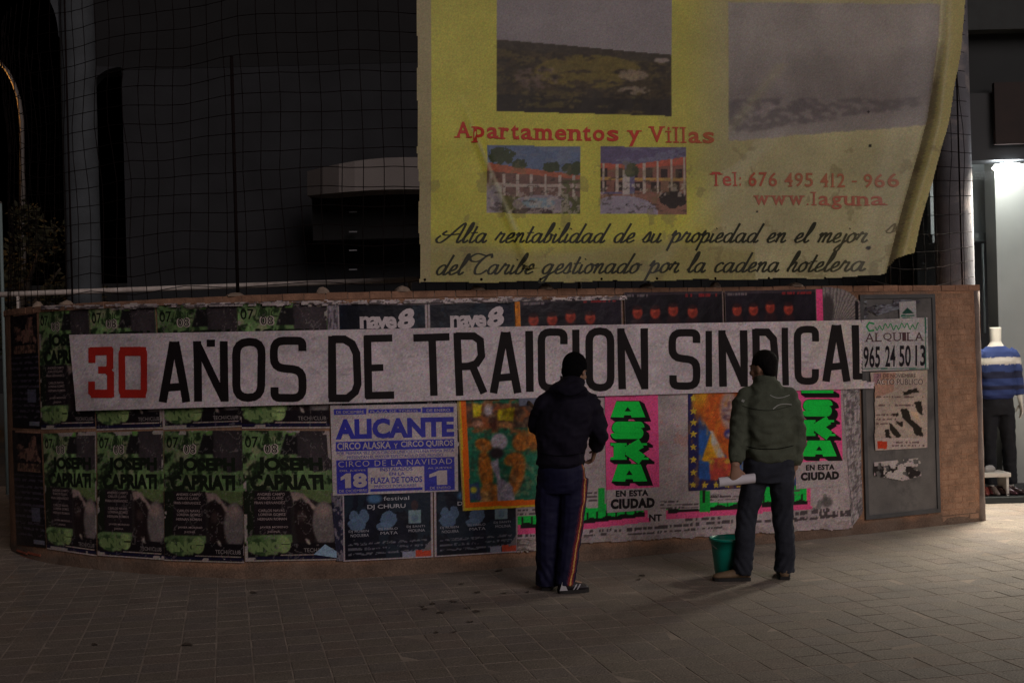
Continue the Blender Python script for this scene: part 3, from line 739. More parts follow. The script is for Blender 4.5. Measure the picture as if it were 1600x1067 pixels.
# vertical ALASKA strips
GR = (20, 226, 78)
def alaska(quad, off, letters, label, lw, txt1, txt2, capt):
    def art(u, t, X, Y):
        c = Canvas(X, Y, (255, 92, 156)); c.C *= (.93+.14*fbm(X/12, Y/12, 3))[..., None]
        c.mask(Y > capt(X), (190, 176, 178)); return c.C
    p = Print(off); p.sheet(quad, art, 1.5)
    def letter(ch, x0, y0, x1, y1):
        def draw(dx, dy, col, lift, grow):
            a0, b0, a1, b1 = x0-grow+dx, y0-grow+dy, x1+grow+dx, y1+grow+dy
            if ch == 'A':
                P = [(.17, 0), (.83, 0), (1.02, .98), (.62, 1), (.60, .86), (.40, .86), (.38, 1), (0, .98)]
                tri = [(.5, .34), (.60, .62), (.41, .62)]
                X = np.array([a0+(a1-a0)*q[0] for q in P]); Y = np.array([b0+(b1-b0)*q[1] for q in P])
                # split in convex pieces: top-left, top-right
                k = [(7, 6, 5, 0), (0, 5, 4, 1), (1, 4, 3, 2)]
                p.put(X, Y, k, lin(np.array(col)/255.), lift)
                if grow == 0:
                    X = np.array([a0+(a1-a0)*q[0] for q in tri]); Y = np.array([b0+(b1-b0)*q[1] for q in tri])
                    p.put(X, Y, [(0, 2, 1)], lin(np.array((16, 18, 16))/255.), lift+.0005)
            else:
                w = a1-a0; h = b1-b0; k = h*.36
                if ch == 'S':
                    for kk in (1,):
                        p.stroke(rnd_([(a0+w*.93, b0+h*.36), (a0+w*.90, b0+h*.16), (a0+w*.14, b0+h*.16), (a0+w*.10, b0+h*.46), (a0+w*.90, b0+h*.54), (a0+w*.88, b0+h*.84), (a0+w*.10, b0+h*.84), (a0+w*.07, b0+h*.66)], h*.22), k, col, lift)
                elif ch == 'K':
                    p.stroke([(a0+w*.22, b0), (a0+w*.22, b1)], w*.31, col, lift); p.stroke([(a0+w*.38, b0+h*.56), (a0+w*.82, b0)], w*.27, col, lift+.00005); p.stroke([(a0+w*.46, b0+h*.40), (a0+w*.84, b1)], w*.30, col, lift+.00008)
                else: p.text(ch, (a0, b0, a1, b1), col, .06, lift)
                if ch == 'K':
                    w = a1-a0; h = b1-b0
                    for (q0, r0, q1, r1) in ((-.02, 0, .42, .16), (-.02, .84, .42, 1), (.60, 0, .98, .14), (.66, .86, 1.02, 1)):
                        X = np.array([a0+w*q0, a0+w*q1, a0+w*q1, a0+w*q0]); Y = np.array([b0+h*r1, b0+h*r1, b0+h*r0, b0+h*r0])
                        p.put(X, Y, [(0, 1, 2, 3)], lin(np.array(col)/255.), lift+.0002)
        for i in range(5): draw(1.4+i*1.5, 1.0+i*1.0, (18, 20, 18), .0010+.00012*i, 2.0)
        draw(0, 0, GR, .0024, 0)
    for L in letters: letter(*L)
    p.text(txt1[0], None, (32, 26, 30), .05, quad=txt1[1], spacing=1.1); p.text(txt2[0], None, (32, 26, 30), .07, quad=txt2[1], spacing=1.12)
    return p.build('circus_name_strip', M_print, label, 'poster', 'pink and green circus name strips')
def q4(x0, y0, x1, y1, sl=0.0, hr=0.0):
    return [(x0, y0), (x1, y0+sl*(x1-x0)), (x1, y1+sl*(x1-x0)), (x0, y1)]
alaska(((944, 560), (1027, 560), (1031, 795), (948, 801)), .0240,
       [('A', 953, 596, 1005, 611), ('A', 954, 627, 1007, 652), ('S', 955, 659, 1006, 685), ('K', 955, 692, 1012, 718), ('A', 956, 725, 1010, 752)],
       'pink strip with green vertical letters ASKA right beside the person in navy', 0,
       ('EN ESTA', q4(962, 766, 1013, 776, -.03)), ('CIUDAD', q4(954, 779.5, 1023, 795.5, -.04)), lambda X: 765-.05*(X-946))
alaska(((1240, 560), (1312, 558), (1318, 758), (1244, 764)), .0245,
       [('L', 1252, 596, 1302, 614), ('S', 1254, 625, 1300, 650), ('K', 1252, 656, 1304, 681), ('A', 1253, 688, 1306, 713)],
       'pink strip with green vertical letters behind the right arm of the olive jacket person', 0,
       ('EN ESTA', q4(1259, 726, 1304, 735, -.03)), ('CIUDAD', q4(1251, 738, 1311, 751, -.04)), lambda X: 722-.05*(X-1246))

# clown-like circus picture: a generic performer in orange, painted loosely
def clo_art(u, t, X, Y):
    c = Canvas(X, Y, (44, 92, 168)); c.C *= (.85+.3*fbm(X/15, Y/15, 2))[..., None]
    c.rect(1070, 600, 1092, 775, (40, 38, 96)); c.rect(1070, 749, 1240, 775, (40, 38, 96))
    c.poly([(1112, 672), (1140, 668), (1128, 722), (1096, 720)], (222, 158, 30))
    c.ell(1108, 626, 26, 22, (222, 156, 40), 1, .3); c.ell(1118, 648, 34, 16, (196, 92, 30), .9, .6, .3)
    c.poly([(1110, 600), (1170, 600), (1172, 690), (1140, 720), (1118, 690), (1096, 650)], (206, 96, 40)); c.C *= (.86+.28*fbm(X/6, Y/11, 21))[..., None]
    c.ell(1139, 640, 14, 30, (176, 146, 138), 1, .4); c.ell(1143, 645, 10, 22, (196, 172, 166), .8, .8); c.ell(1138, 634, 2.5, 6, (110, 90, 116), .7, 1); c.ell(1133, 641, 5, 2, (110, 84, 100), .8, .8); c.ell(1137, 652, 8, 4, (90, 66, 84), .9, .6); c.ell(1140, 652, 5, 2, (200, 170, 170), .9)
    c.poly([(1110, 672), (1114, 674), (1134, 716), (1120, 714), (1111, 692)], (196, 186, 178)); c.ell(1140, 678, 9, 8, (64, 62, 132), 1, .4); c.ell(1144, 680, 9, 4, (196, 186, 190), .9, .5)
    c.poly([(1108, 716), (1146, 714), (1148, 748), (1110, 750)], (190, 70, 60)); c.ell(1112, 721, 5, 4, (200, 160, 60), 1, .3); c.ell(1137, 720, 5, 4, (200, 160, 60), 1, .3)
    c.ell(1205, 690, 30, 40, (170, 80, 50), .8, .5); c.mask(fbm(X/6, Y/14, 41) > .58, (226, 150, 50), .4); c.mask(fbm(X/8, Y/6, 44) > .62, (110, 50, 36), .35); c.blur(2)
    def star(cx, cy, r):
        P = []
        for k in range(10):
            a = -PI/2+k*PI/5; rr = r if k % 2 == 0 else r*.45; P.append((cx+rr*math.cos(a), cy+rr*math.sin(a)))
        c.poly(P, (214, 184, 60))
    for y in (622, 642, 660, 678, 698, 718, 738): star(1083.5, y, 6)
    for x in (1083, 1101, 1119, 1136, 1154, 1172, 1190, 1208, 1226): star(x, 757.5, 5.5)
    return c.C
p = Print(.0230); p.sheet(((1075, 560), (1241, 556), (1244, 758), (1076, 767)), clo_art, 1.2)
p.build('circus_picture', M_print, 'blue starred circus picture of a performer in orange beside olive jacket person', 'poster')

# dark posters with red faces, top right
def face_art(seed, nf):
    def art(u, t, X, Y):
        c = Canvas(u, t, (34, 28, 38)); c.noise(.5, 6, seed); c.rect(0, 0, 1, .03, (96, 82, 90), .5)
        for i in range(nf):
            cx = .12+i*.19+.01*math.sin(i*5+seed); cy = .20-.02*(i % 3 == 2)
            c.ell(cx, cy+.13, .07, .10, (56, 34, 40), .9, .4); c.ell(cx, cy, .050, .062, (176, 66, 52), 1, .35); c.ell(cx+.01, cy+.012, .026, .03, (116, 46, 40), .6, .8)
            c.ell(cx-.012, cy-.02, .022, .022, (204, 92, 70), .7, .8); c.ell(cx, cy-.05, .05, .025, (48, 28, 34), .9, .5)
        c.mask((t > .02) & (t < .05) & (u > .62) & (u < .94) & (vn(u*60, t*0, seed) > .35), (150, 44, 48), .9)
        c.mask((t > .02) & (t < .045) & (u > .03) & (u < .24) & (vn(u*90, t*0, seed+1) > .3), (140, 128, 132), .8)
        c.mask((u < .008) | (u > .985), (140, 120, 116)); return c.C
    return art
for q, o, nf, lb in ((((812, 470), (972, 464), (976, 620), (816, 624)), .0190, 4, 'dark poster with four red faces left of its two alike, above the word TRAICION'),
                     (((975, 457), (1130, 455), (1134, 612), (980, 616)), .0200, 4, 'dark poster with four red faces directly above the letters SI of SINDICAL'),
                     (((1132, 455), (1276, 452), (1280, 600), (1137, 604)), .0208, 4, 'dark poster with four red faces beside the thin pink strip, above SINDICAL')):
    p = Print(o); p.sheet(q, face_art(int(q[0][0]), nf), 1.3); p.build('face_poster', M_print, lb, 'poster', 'dark posters with red faces')
p = Print(.0212); p.sheet(((804, 470), (812, 469), (814, 520), (806, 520)), lambda u, t, X, Y: Canvas(u, t, (220, 130, 40)).C*(.6+.8*fbm(u*4, t*9, 3))[..., None], 1.2)
p.build('torn_paper_strip', M_print, 'thin orange and yellow poster edge left of the dark face posters', 'paper')
p = Print(.0214); p.sheet(((1275, 452), (1285, 452), (1289, 600), (1279, 600)), lambda u, t, X, Y: Canvas(u, t, (255, 84, 146)).C, 1.5)
p.build('pink_strip', M_print, 'narrow bright pink paper strip above the letter C of SINDICAL', 'paper')
def hatch_art(u, t, X, Y):
    c = Canvas(X, Y, (150, 140, 138)); a = np.arctan2(Y-520, X-1300); c.mask(np.sin(a*70+fbm(X/8, Y/8, 2)*5) > .2, (92, 84, 84), .7)
    c.ell(1293, 484, 10, 24, (66, 60, 62), .9, .4); c.rect(1336, 470, 1341, 520, (34, 30, 36)); return c.C
p = Print(.0210); p.sheet(((1285, 447), (1344, 449), (1346, 590), (1288, 596)), hatch_art, 1.3,
                          lambda u, t, X, Y: (Y > 449+((X-1285)/58.)**3*22))
p.build('torn_poster', M_print, 'grey hatched torn poster with rounded corner above the letters AL', 'poster')
p = Print(.0215); p.sheet(((1315, 600), (1344, 598), (1349, 800), (1330, 824)), strip_art((168, 158, 160), 17, 5, 60, (96, 88, 92)), 1.5, torn('lr', .06, 3))
p.build('torn_poster', M_print, 'crumpled grey and white paper strip along edge of plaster right of the pink strip', 'paper')
# long creased white edging over the top row
p = Print(.0250)
yt = lambda X: 470-(X-60)*.0095+3*np.sin(X/90)
p.sheet(((64, 476), (980, 460), (980, 470), (64, 485)), strip_art((190, 176, 176), 9, 120, 3, (70, 62, 66)), 1.6,
        lambda u, t, X, Y: (fbm(u*90, t*2.2, 5) > .40) & (np.abs(t-.5) < .18+.35*fbm(u*40, u*0, 8)))
p.build('torn_paper_strip', M_print, 'long creased white paper edge along the very top of the poster rows', 'paper')

# grey metal sheet right, with its papers
p = Print(.0); 
mp = empty('metal_sheet', tuple(wpos(pw(1405, 700)[0], 0, 0.0))); setp(mp, 'tall dull grey metal sheet fixed on ochre wall right of the posters', 'panel')
s0 = float(pw(1346, 640)[0]); s1 = float(pw(1463, 640)[0]); z1 = float(pw(1405, 460)[1]); z0 = max(.05, float(pw(1405, 806)[1]))
on_wall_box('sheet', s0, s1, z0, z1, 0.012, -0.002, M_panel, mp, 0.001, n=8)
for (a, b, c_, d_) in ((s0, s0+.035, z0, z1), (s1-.035, s1, z0, z1), (s0+.036, s1-.036, z1-.035, z1), (s0+.036, s1-.036, z0, z0+.035)):
    on_wall_box('frame_bar', a, b, c_, d_, 0.024, 0.008, mat('dark_metal_edge', (.075, .075, .08), .6, noise=.3, nscale=5), mp, 0.0, n=6)
p = Print(.0255); p.sheet(((1350, 470), (1403, 468), (1450, 470), (1350, 499)), strip_art((120, 122, 132), 23, 6, 5, (62, 56, 64)), 1.2, lambda u, t, X, Y: fbm(X/16, Y/11, 29) > .44)
p.build('torn_poster', M_print, 'torn bluish paper scraps just above left half of rental sign', 'paper')
def alq_art(u, t, X, Y):
    c = Canvas(X, Y, (190, 184, 186)); c.C *= (.93+.14*fbm(X/20, Y/20, 7))[..., None]
    c.mask(((X > 1445) & (X < 1447)) | ((Y > 575) & (Y < 576.6)), (44, 110, 90)); return c.C
p = Print(.0270); p.sheet(((1346, 500), (1449, 496), (1451, 577), (1348, 580)), alq_art, 1.3)
G = (52, 150, 92)
p.stroke([(1366, 506), (1358, 504), (1354, 510), (1358, 517), (1366, 516)], 2.6, G)
sc = []
for k in range(46): xx = 1368+k*1.5; sc.append((xx, 511+4*math.sin(k*1.1)-.04*k+2*math.sin(k*.37)))
p.stroke(sc, 1.4, G)
p.slab('ALQUILA', 1351, 520.5, 1444, 534, (86, 60, 66), -.02, .0)
p.text('965', None, (34, 30, 36), .02, quad=q4(1349, 541, 1375, 575, -.02)); p.text('24', None, (34, 30, 36), .02, quad=q4(1383, 540, 1399, 573, -.02))
p.text('50', None, (34, 30, 36), .02, quad=q4(1405, 539.5, 1423, 573, -.02)); p.text('13', None, (34, 30, 36), .02, quad=q4(1430, 539, 1446, 572, -.02))
p.build('rental_sign', M_print, 'white rental sign reading ALQUILA 965 24 50 13 at right end of banner', 'sign')
def roof_art(u, t, X, Y):
    c = Canvas(X, Y, (176, 172, 174)); c.poly([(1408, 490), (1418, 480), (1429, 490)], (34, 76, 66)); c.rect(1408, 492, 1429, 494.5, (44, 110, 90)); c.rect(1410, 496, 1427, 498, (44, 110, 90)); return c.C
p = Print(.0265); p.sheet(((1405, 472), (1431, 470), (1432, 500), (1406, 501)), roof_art, 1.1)
p.build('sticker', M_print, 'small pale sticker with dark green roof shape above the rental sign', 'sticker')
def acto_art(u, t, X, Y):
    c = Canvas(X, Y, (184, 166, 154)); c.C *= (.88+.24*fbm(X/9, Y/9, 7))[..., None]
    c.poly([(1366, 582), (1400, 582), (1396, 612), (1366, 622)], (176, 104, 78), .4); c.rect(1364, 583, 1376, 600, (150, 116, 140), .6)
    n = (fbm(X/5, Y/5, 3)-.5)*6
    for P in ([(1410, 612), (1432, 606), (1436, 612), (1412, 618)], [(1407, 640), (1418, 638), (1424, 655), (1440, 668), (1442, 682), (1430, 680), (1426, 668), (1410, 652)], [(1428, 628), (1440, 626), (1442, 650), (1434, 644)],
              [(1388, 660), (1394, 662), (1408, 680), (1406, 686), (1400, 684), (1390, 670)], [(1382, 671), (1390, 670), (1392, 684), (1384, 685)], [(1394, 646), (1404, 644), (1404, 650), (1394, 650)], [(1400, 658), (1410, 658), (1410, 668), (1404, 664)]):
        c.mask(pip(X+n, Y+n*.6, P), (44, 38, 32))
    c.poly([(1421, 642), (1434, 644), (1438, 660), (1428, 652)], (206, 176, 150))
    c.rect(1366, 684, 1447, 702, (196, 178, 172)); c.rect(1371, 689, 1386, 701, (206, 64, 36))
    for (x0, x1, yb) in ((1369, 1445, 620), (1369, 1428, 633), (1369, 1400, 648), (1369, 1400, 655), (1369, 1402, 662), (1396, 1436, 691), (1390, 1444, 696)):
        c.mask((X > x0) & (X < x1) & (np.abs(Y-yb) < 1.3) & (vn(X/2, Y*0+yb, 3) > .4), (110, 84, 84), .9)
    return c.C
p = Print(.0262); p.sheet(((1360, 582), (1449, 578), (1449, 699), (1368, 704)), acto_art, 1.1, lambda u, t, X, Y: (X > 1366+2*fbm(Y/9, Y*0, 2)) | (Y < 604))
p.text('21 DE NOVIEMBRE', (1370, 584, 1431, 590), (80, 58, 60), .0); p.text('ACTO PUBLICO', (1370, 592, 1443, 601), (200, 184, 176), .03); p.text('ACTO PUBLICO', (1369, 592, 1442, 601), (84, 62, 62), .0, .0018)
p.build('notice', M_print, 'buff ACTO PUBLICO notice with black brush figures under the rental sign', 'poster')
def rem_art(u, t, X, Y):
    c = Canvas(X, Y, (196, 184, 182)); c.mask((fbm(X/12, Y/9, 5) > .52) & (Y > 728), (40, 34, 36)); return c.C
p = Print(.0262); p.sheet(((1366, 722), (1438, 715), (1440, 750), (1366, 752)), rem_art, 1.1, lambda u, t, X, Y: (fbm(X/14, Y/11, 9) > .40) & (t < 1.0-abs(u-.6)*.5))
p.build('torn_poster', M_print, 'torn black and white poster scrap low on the grey metal sheet', 'paper')

# ------------------------------------------------------------------ long white banner
def ban_art(u, t, X, Y):
    c = Canvas(u, t, (216, 202, 208)); n = fbm(X/40, Y/30, 3); c.C *= (.93+.14*n)[..., None]
    c.mask((X > 1240) & (fbm(X/22, Y/16, 6) > .5), (206, 196, 176), .35); w_ = fbm(X/34, Y/22, 16); c.mask(np.clip((w_-.56)/.03, 0, 1), (176, 164, 170), .35); c.mask((np.abs(fbm(X/60, Y/18, 26)-.5) < .006), (160, 148, 154), .5)
    c.mask((X > 1250) & (X < 1318) & (Y > 575), (216, 160, 176), .3); c.mask((X > 1200) & (X < 1250) & (Y > 590), (190, 186, 196), .4); return c.C
def ban_disp(px, py): return 0.004*np.sin(px/37.0+1)+0.0025*np.sin(px/13.0+py/30)+0.006*(fbm(np.asarray(px)/30., np.asarray(py)/40., 4)-.5)+.008*np.clip((np.abs(py-572)-48)/12., 0, 1)*(fbm(np.asarray(px)/16., py*0+3, 7)-.35)
p = Print(.0420, ban_disp)
p.sheet(((108, 523), (1344, 500), (1388, 606), (118, 642)), ban_art, 2.2, lambda u, t, X, Y: (X < 1346+2*fbm(Y/6, Y*0, 2)) | ((Y > 596) & (X < 1364+3*fbm(Y/5, Y*0, 3))))
INK = (26, 20, 22); RED = (186, 44, 36)
LT = .0028
def L_(pts, w=12.5, col=INK, closed=False): p.stroke(pts, w, col, LT, closed=closed)
def boxO(x0, y0, x1, y1, w, ch=10, col=INK, sl=0):
    h = w/2; x0 += h; x1 -= h; y0 += h; y1 -= h; j = lambda: random.uniform(-.8, .8)
    L_(rnd_([(x0+j(), y0+j()), (x1+j(), y0+j()), (x1+j(), y1+j()), (x0+j(), y1+j())], ch*1.6, True), w, col, True)
def boxS(x0, y0, x1, y1, w, ch=10):
    h = w/2; x0 += h; x1 -= h; y0 += h; y1 -= h; m = (y0+y1)/2-2
    L_(rnd_([(x1, y0+16), (x1, y0), (x0, y0), (x0, m-1), (x1, m+3), (x1+.6, y1), (x0+1, y1-.5), (x0+1, y1-17)], ch*1.3), w)
def boxC(x0, y0, x1, y1, w, ch=10):
    h = w/2; x0 += h; x1 -= h; y0 += h; y1 -= h
    L_(rnd_([(x1, y0+19), (x1, y0), (x0, y0), (x0+1, y1), (x1, y1), (x1, y1-19)], ch*1.3), w)
def boxA(x0, y0, x1, y1, w, bar=.72):
    m = (x0+x1)/2; h = w/2; yb = y0+(y1-y0)*bar
    L_([(x0+h, y1), (m-1.5, y0)], w); L_([(m+1.5, y0), (x1-h, y1)], w); L_([(x0+(m-x0)*(1-bar)+7, yb+2), (x1-(x1-m)*(1-bar)-7, yb)], w*.95)
    L_([(m-6, y0+4), (m+6, y0+4)], w*.7)
def boxN(x0, y0, x1, y1, w):
    h = w/2; L_([(x0+h, y0), (x0+h+2, y1)], w); L_([(x1-h, y0), (x1-h+1, y1)], w); L_([(x0+h-1, y0+2), (x1-h+1, y1-2)], w*.92)
def boxI(x0, y0, x1, y1): L_([((x0+x1)/2, y0), ((x0+x1)/2+1, y1)], x1-x0)
L_([(143, 567), (143, 549), (172, 549), (172, 573), (168, 578), (153, 578)], 11, RED); L_([(168, 579), (173, 584), (173, 615), (146, 615), (143, 612), (143, 596)], 11, RED)
L_([(139.5, 549), (176, 548)], 13, RED); L_([(142, 615), (176, 615)], 13, RED)
boxO(186, 542, 231, 621, 10.5, 4, RED); L_([(188, 549), (229, 549)], 14, RED); L_([(188, 615), (229, 615)], 13, RED)
boxA(249, 534, 298, 628, 12.5, .74); boxN(302, 533, 356, 627, 12.5); L_([(323, 536), (336, 536)], 11)
boxO(363, 528, 415, 627, 12.5, 12); boxS(422, 526, 479, 628, 12.5, 12)
L_([(519, 525), (520, 622), (543, 622), (555, 612), (559, 600), (557, 552), (550, 537), (538, 530), (519, 530)], 12); L_([(519, 622), (519, 534)], 12)
L_([(574, 525), (576, 622)], 12); L_([(569, 529), (613, 528)], 11); L_([(574, 575), (599, 574)], 10.5); L_([(572, 618), (616, 617)], 11.5)
L_([(646, 528), (702, 526)], 11.5); L_([(675, 528), (678, 618)], 11.5)
L_([(714, 520), (718, 618)], 11.5); L_([(712, 525), (740, 525), (750, 532), (752, 556), (744, 568), (732, 572), (714, 573)], 11.5); L_([(738, 572), (756, 614)], 11.5)
boxA(765, 519, 815, 614, 12, .73); boxI(821, 517, 833, 612); boxC(840, 513, 887, 612, 11.5, 11); boxI(894, 515, 905, 611); boxO(914, 512, 960, 612, 11.5, 11)
boxN(964, 513, 1012, 608, 11.5)
boxS(1045, 514, 1094, 609, 11.5, 11); boxI(1102, 517, 1112, 604); boxN(1122, 516, 1167, 604, 11.5)
L_([(1180, 514), (1182, 604)], 11.5); L_([(1178, 519), (1198, 519), (1208, 530), (1211, 560), (1208, 590), (1198, 600), (1182, 600)], 11.5)
boxI(1221, 512, 1231, 602); boxC(1240, 509, 1280, 601, 11, 10); boxA(1285, 508, 1329, 596, 11.5, .72)
L_([(1336, 508), (1338, 592)], 11); L_([(1334, 588), (1348, 588)], 10)
p.build('long_banner', M_cloth, 'long white paper banner hand painted 30 ANOS DE TRAICION SINDICAL across the posters', 'banner')

# ------------------------------------------------------------------ yellow tarpaulin advert
CR = [(1468, -40), (1462, 60), (1440, 190), (1398, 340), (1372, 440)]     # crease line
def crease(py): return np.interp(py, [c[1] for c in CR], [c[0] for c in CR])
TP = [(651, -45), (652, 200), (657, 441), (900, 440), (1200, 436), (1362, 432), (1374, 427), (1385, 416), (1390, 404), (1400, 399), (1417, 395), (1440, 300), (1466, 210), (1490, 110), (1503, 30), (1508, -45)]
def tarp_disp(px, py):
    e = px-crease(py)
    g_ = .35+.65*np.clip((py+20)/260., 0, 1); d_ = g_*(0.12*np.exp(-(np.clip(-e-4, 0, None)/30.)**2)*(e < -4) + np.where(e >= -4, 0.12-0.10*np.exp(-((e-4)/7.)**2)*(e < 24)-0.0012*np.clip(e, 0, 60)+.03*np.sin(np.clip(e, 0, 60)/14.), 0))
    d_ += 0.010*np.sin(px/95+py/160)+0.006*np.sin(px/41-py/70)
    l2 = (px-(740+(py-200)*.40)); d_ += 0.022*np.exp(-(l2/9.)**2)*np.clip((py-150)/80., 0, 1)*(py < 420)
    l3 = (px-(1230+(py-200)*-.9)); d_ += 0.012*np.exp(-(l3/22.)**2)*(np.clip((py-180)/60., 0, 1))
    d_ += .012*np.sin(px/23.0)*np.clip((py-395)/45, 0, 1)
    return d_
def tarp_art(u, t, X, Y):
    f = np.clip((X-1070)/60., 0, 1)                                     # faded half
    base = np.array((204, 198, 84.))[None, None]*(1-f[..., None])+np.array((188, 180, 138.))[None, None]*f[..., None]
    c = Canvas(X, Y, (0, 0, 0)); c.C = base+np.zeros(X.shape+(3,))
    c.C *= (.92+.16*fbm(X/90, Y/70, 3))[..., None]
    c.mask(np.clip((Y-372-8*np.sin(X/60))/22, 0, 1)*(X < 1180), (168, 158, 104), .9)
    c.mask((X < 674), (170, 158, 116)); c.mask(((X-1110)/90)**2+((Y-120)/150)**2 < 1, (166, 156, 96), .35)
    # big landscape
    def within(x0, y0, x1, y1, sl=0.0): return (X > x0) & (X < x1) & (Y > y0+sl*(X-x0)) & (Y < y1+sl*(X-x0))
    m = within(776, -60, 1050, 174, .028); hz = 62+.085*(X-776)
    c.mask(m, (142, 130, 142)); c.C = np.where((m & (Y < hz))[..., None], np.array((150, 142, 144.))*(.94+.12*fbm(X/60, Y/30, 8))[..., None], c.C)
    g = fbm(X/26, Y/9, 5); land = m & (Y >= hz)
    c.mask(land, (92, 80, 50)); c.mask(land & (g > .48), (70, 58, 42), .8); c.mask(land & (fbm(X/9, Y/4, 2) > .56), (50, 42, 34), .8)
    c.mask(land & (Y < hz+14), (66, 58, 50), .8); c.mask(land & (((X-920)/85)**2+((Y-112)/26)**2 < 1) & (g < .60), (116, 102, 50), .85)
    q_ = fbm(X/7, Y/4, 61); c.mask(land & (((X-840)/36)**2+((Y-122)/18)**2 < 1.6*q_) & (q_ > .5), (120, 100, 96), .6); c.mask(land & (((X-990)/24)**2+((Y-117)/9)**2 < 1.8*q_), (160, 142, 124), .7); c.mask(land & (((X-992)/26)**2+((Y-141)/7)**2 < 1.7*q_) & (q_ > .42), (164, 148, 130), .7)
    c.mask(land & (((X-1035)/12)**2+((Y-94)/4)**2 < 1), (176, 160, 150), .8); c.mask(land & (Y > 148+.03*(X-776)) & (g > .36), (44, 38, 34), .85)
    c.mask(land & (((X-860)/50)**2+((Y-160)/9)**2 < 1) & (g > .45), (96, 86, 48), .8)
    c.C = np.where(land[..., None], c.C*(.75+.5*fbm(X/3.5, Y/2.2, 51))[..., None], c.C); c.blur(1, land)
    # villa pictures
    def villa(x0, y0, x1, y1, kind):
        m = within(x0, y0, x1, y1, .012); U = (X-x0)/(x1-x0); T = (Y-y0-.012*(X-x0))/(y1-y0); n = fbm(X/7, Y/7, kind)
        sky_ = np.array((104, 120, 150.)) if kind == 1 else np.array((104, 94, 126.))
        c.mask(m, sky_); c.mask(m & (fbm(X/22, Y/9, 3) > .55), (132, 138, 156), .5)
        if kind == 1:
            c.mask(m & (T > .55), (92, 92, 54))
            c.mask(m & (T > .30+.16*U) & (T < .75), (120, 92, 84)); c.mask(m & (T > .26+.16*U) & (T < .38+.10*U), (176, 104, 80))
            c.mask(m & (T > .56) & (T < .61), (176, 160, 150)); c.mask(m & (T > .42) & (T < .74) & (np.sin(U*42) > .82), (186, 170, 160))
            c.mask(m & (((U-.60)/.32)**2+((T-.86)/.14)**2 < 1), (150, 140, 148)); c.mask(m & (((U-.56)/.18)**2+((T-.84)/.08)**2 < 1), (132, 152, 164)); c.mask(m & (((U-.5)/.22)**2+((T-.98)/.07)**2 < 1), (76, 60, 62))
            c.mask(m & (U < .16) & (T > .6), (160, 150, 156)); 
            for (cx, cy, r) in ((.16, .15, .15), (.70, .30, .09), (.93, .32, .12), (.36, .27, .08)):
                c.mask(m & (((U-cx)/r)**2+((T-cy)/(r*.9))**2 < n*1.8), (66, 74, 46), .9)
            c.mask(m & (U > .8) & (T > .5) & (n > .45), (84, 88, 50), .8); c.mask(m & (T > .62) & (n > .58), (190, 176, 166), .6)
        else:
            c.mask(m & (T > .70), (150, 108, 92)); b1 = (U < .28) & (T > .24+.1*U) & (T < .68); b2 = (U > .40) & (T > .34-.20*U) & (T < .70)
            c.mask(m & b1, (140, 96, 84)); c.mask(m & b2, (140, 96, 84)); c.mask(m & (b1 | b2) & (T < .36-.1*U), (186, 96, 78)); c.mask(m & (b1 | b2) & (T > .32) & (T < .46) & (np.sin(U*36) > 0), (60, 46, 46)); c.mask(m & (b1 | b2) & (T > .46) & (T < .50), (188, 148, 84)); c.mask(m & (b1 | b2) & (T > .52) & (T < .66) & (np.sin(U*30+1) > -.2), (62, 46, 44))
            c.mask(m & (b1 | b2) & (np.sin(U*40) > .86), (190, 172, 160)); c.mask(m & (U > .26) & (U < .34) & (T > .34) & (T < .72), (190, 178, 172)); c.mask(m & (((U-.25)/.42)**2+((T-1.0)/.27)**2 < 1), (160, 150, 164))
            c.mask(m & (((U-.84)/.15)**2+((T-.78)/.12)**2 < .6+n), (54, 44, 42)); c.mask(m & (T > .55) & (T < .75) & (n > .6), (196, 182, 170), .7); c.mask(m & (((U-.36)/.08)**2+((T-.35)/.1)**2 < n*1.8), (66, 74, 46), .9)
        nn_ = (.88+.24*fbm(X/5., Y/5., kind+5)); c.C = np.where(m[..., None], c.C*nn_[..., None], c.C); c.mask(m & (fbm(X/9., Y/4., kind+8) > .66) & (T > .45), (60, 50, 46), .5)
    villa(760, 227, 907, 333, 1); villa(938, 229, 1072, 334, 2)
    # faded big picture
    m = within(1137, 0, 1470, 226, -.0) & (Y > 3+.015*(X-1137)) & (Y < 226-.08*(X-1137)-8*fbm(X/30, X*0, 2)) & (X < crease(Y)+4)
    c.mask(m, (164, 156, 150)); c.C = np.where(m[..., None], c.C*(.88+.24*fbm(X/50, Y/60, 14))[..., None], c.C)
    top = np.clip(1-np.abs(Y-(150-.0*(X-1137)))/75., 0, 1); c.mask(m, (122, 114, 112), .6*top*(.5+fbm(X/22, Y/30, 3)))
    c.mask(m & (Y > 155) & (Y < 212-.15*(X-1137)) & (fbm(X/10, Y/5, 6) > .47), (88, 80, 84), .5)
    c.mask(m & (np.abs(Y-(178-.35*(X-1180))) < 3) & (X > 1178) & (X < 1210), (170, 158, 158), .6)
    c.mask(Y > crease(Y)*0+1e9, (0, 0, 0))
    c.blur(3, m)
    sheen_x = 738+(Y-205)*.44; c.mask(np.clip(1-np.abs(X-sheen_x)/(2.0+(Y-200)*.05), 0, 1)*(Y > 195)*(Y < 360), (206, 206, 168), .62)  # bright sheen on the crease painted into the print colour
    c.mask(np.clip(1-np.abs(X-(1150-(Y-190)*.8))/16., 0, 1)*(Y > 100)*(Y < 300), (176, 172, 120), .25)
    # fold shading painted dark along the crease; then paler flap and dirt blotches
    e = X-crease(Y); c.mask(np.clip(1-np.abs(e-4)/13., 0, 1), (78, 66, 46), .8*np.clip((Y-60)/80., 0, 1)*(.5+fbm(X/9, Y/22, 4)))
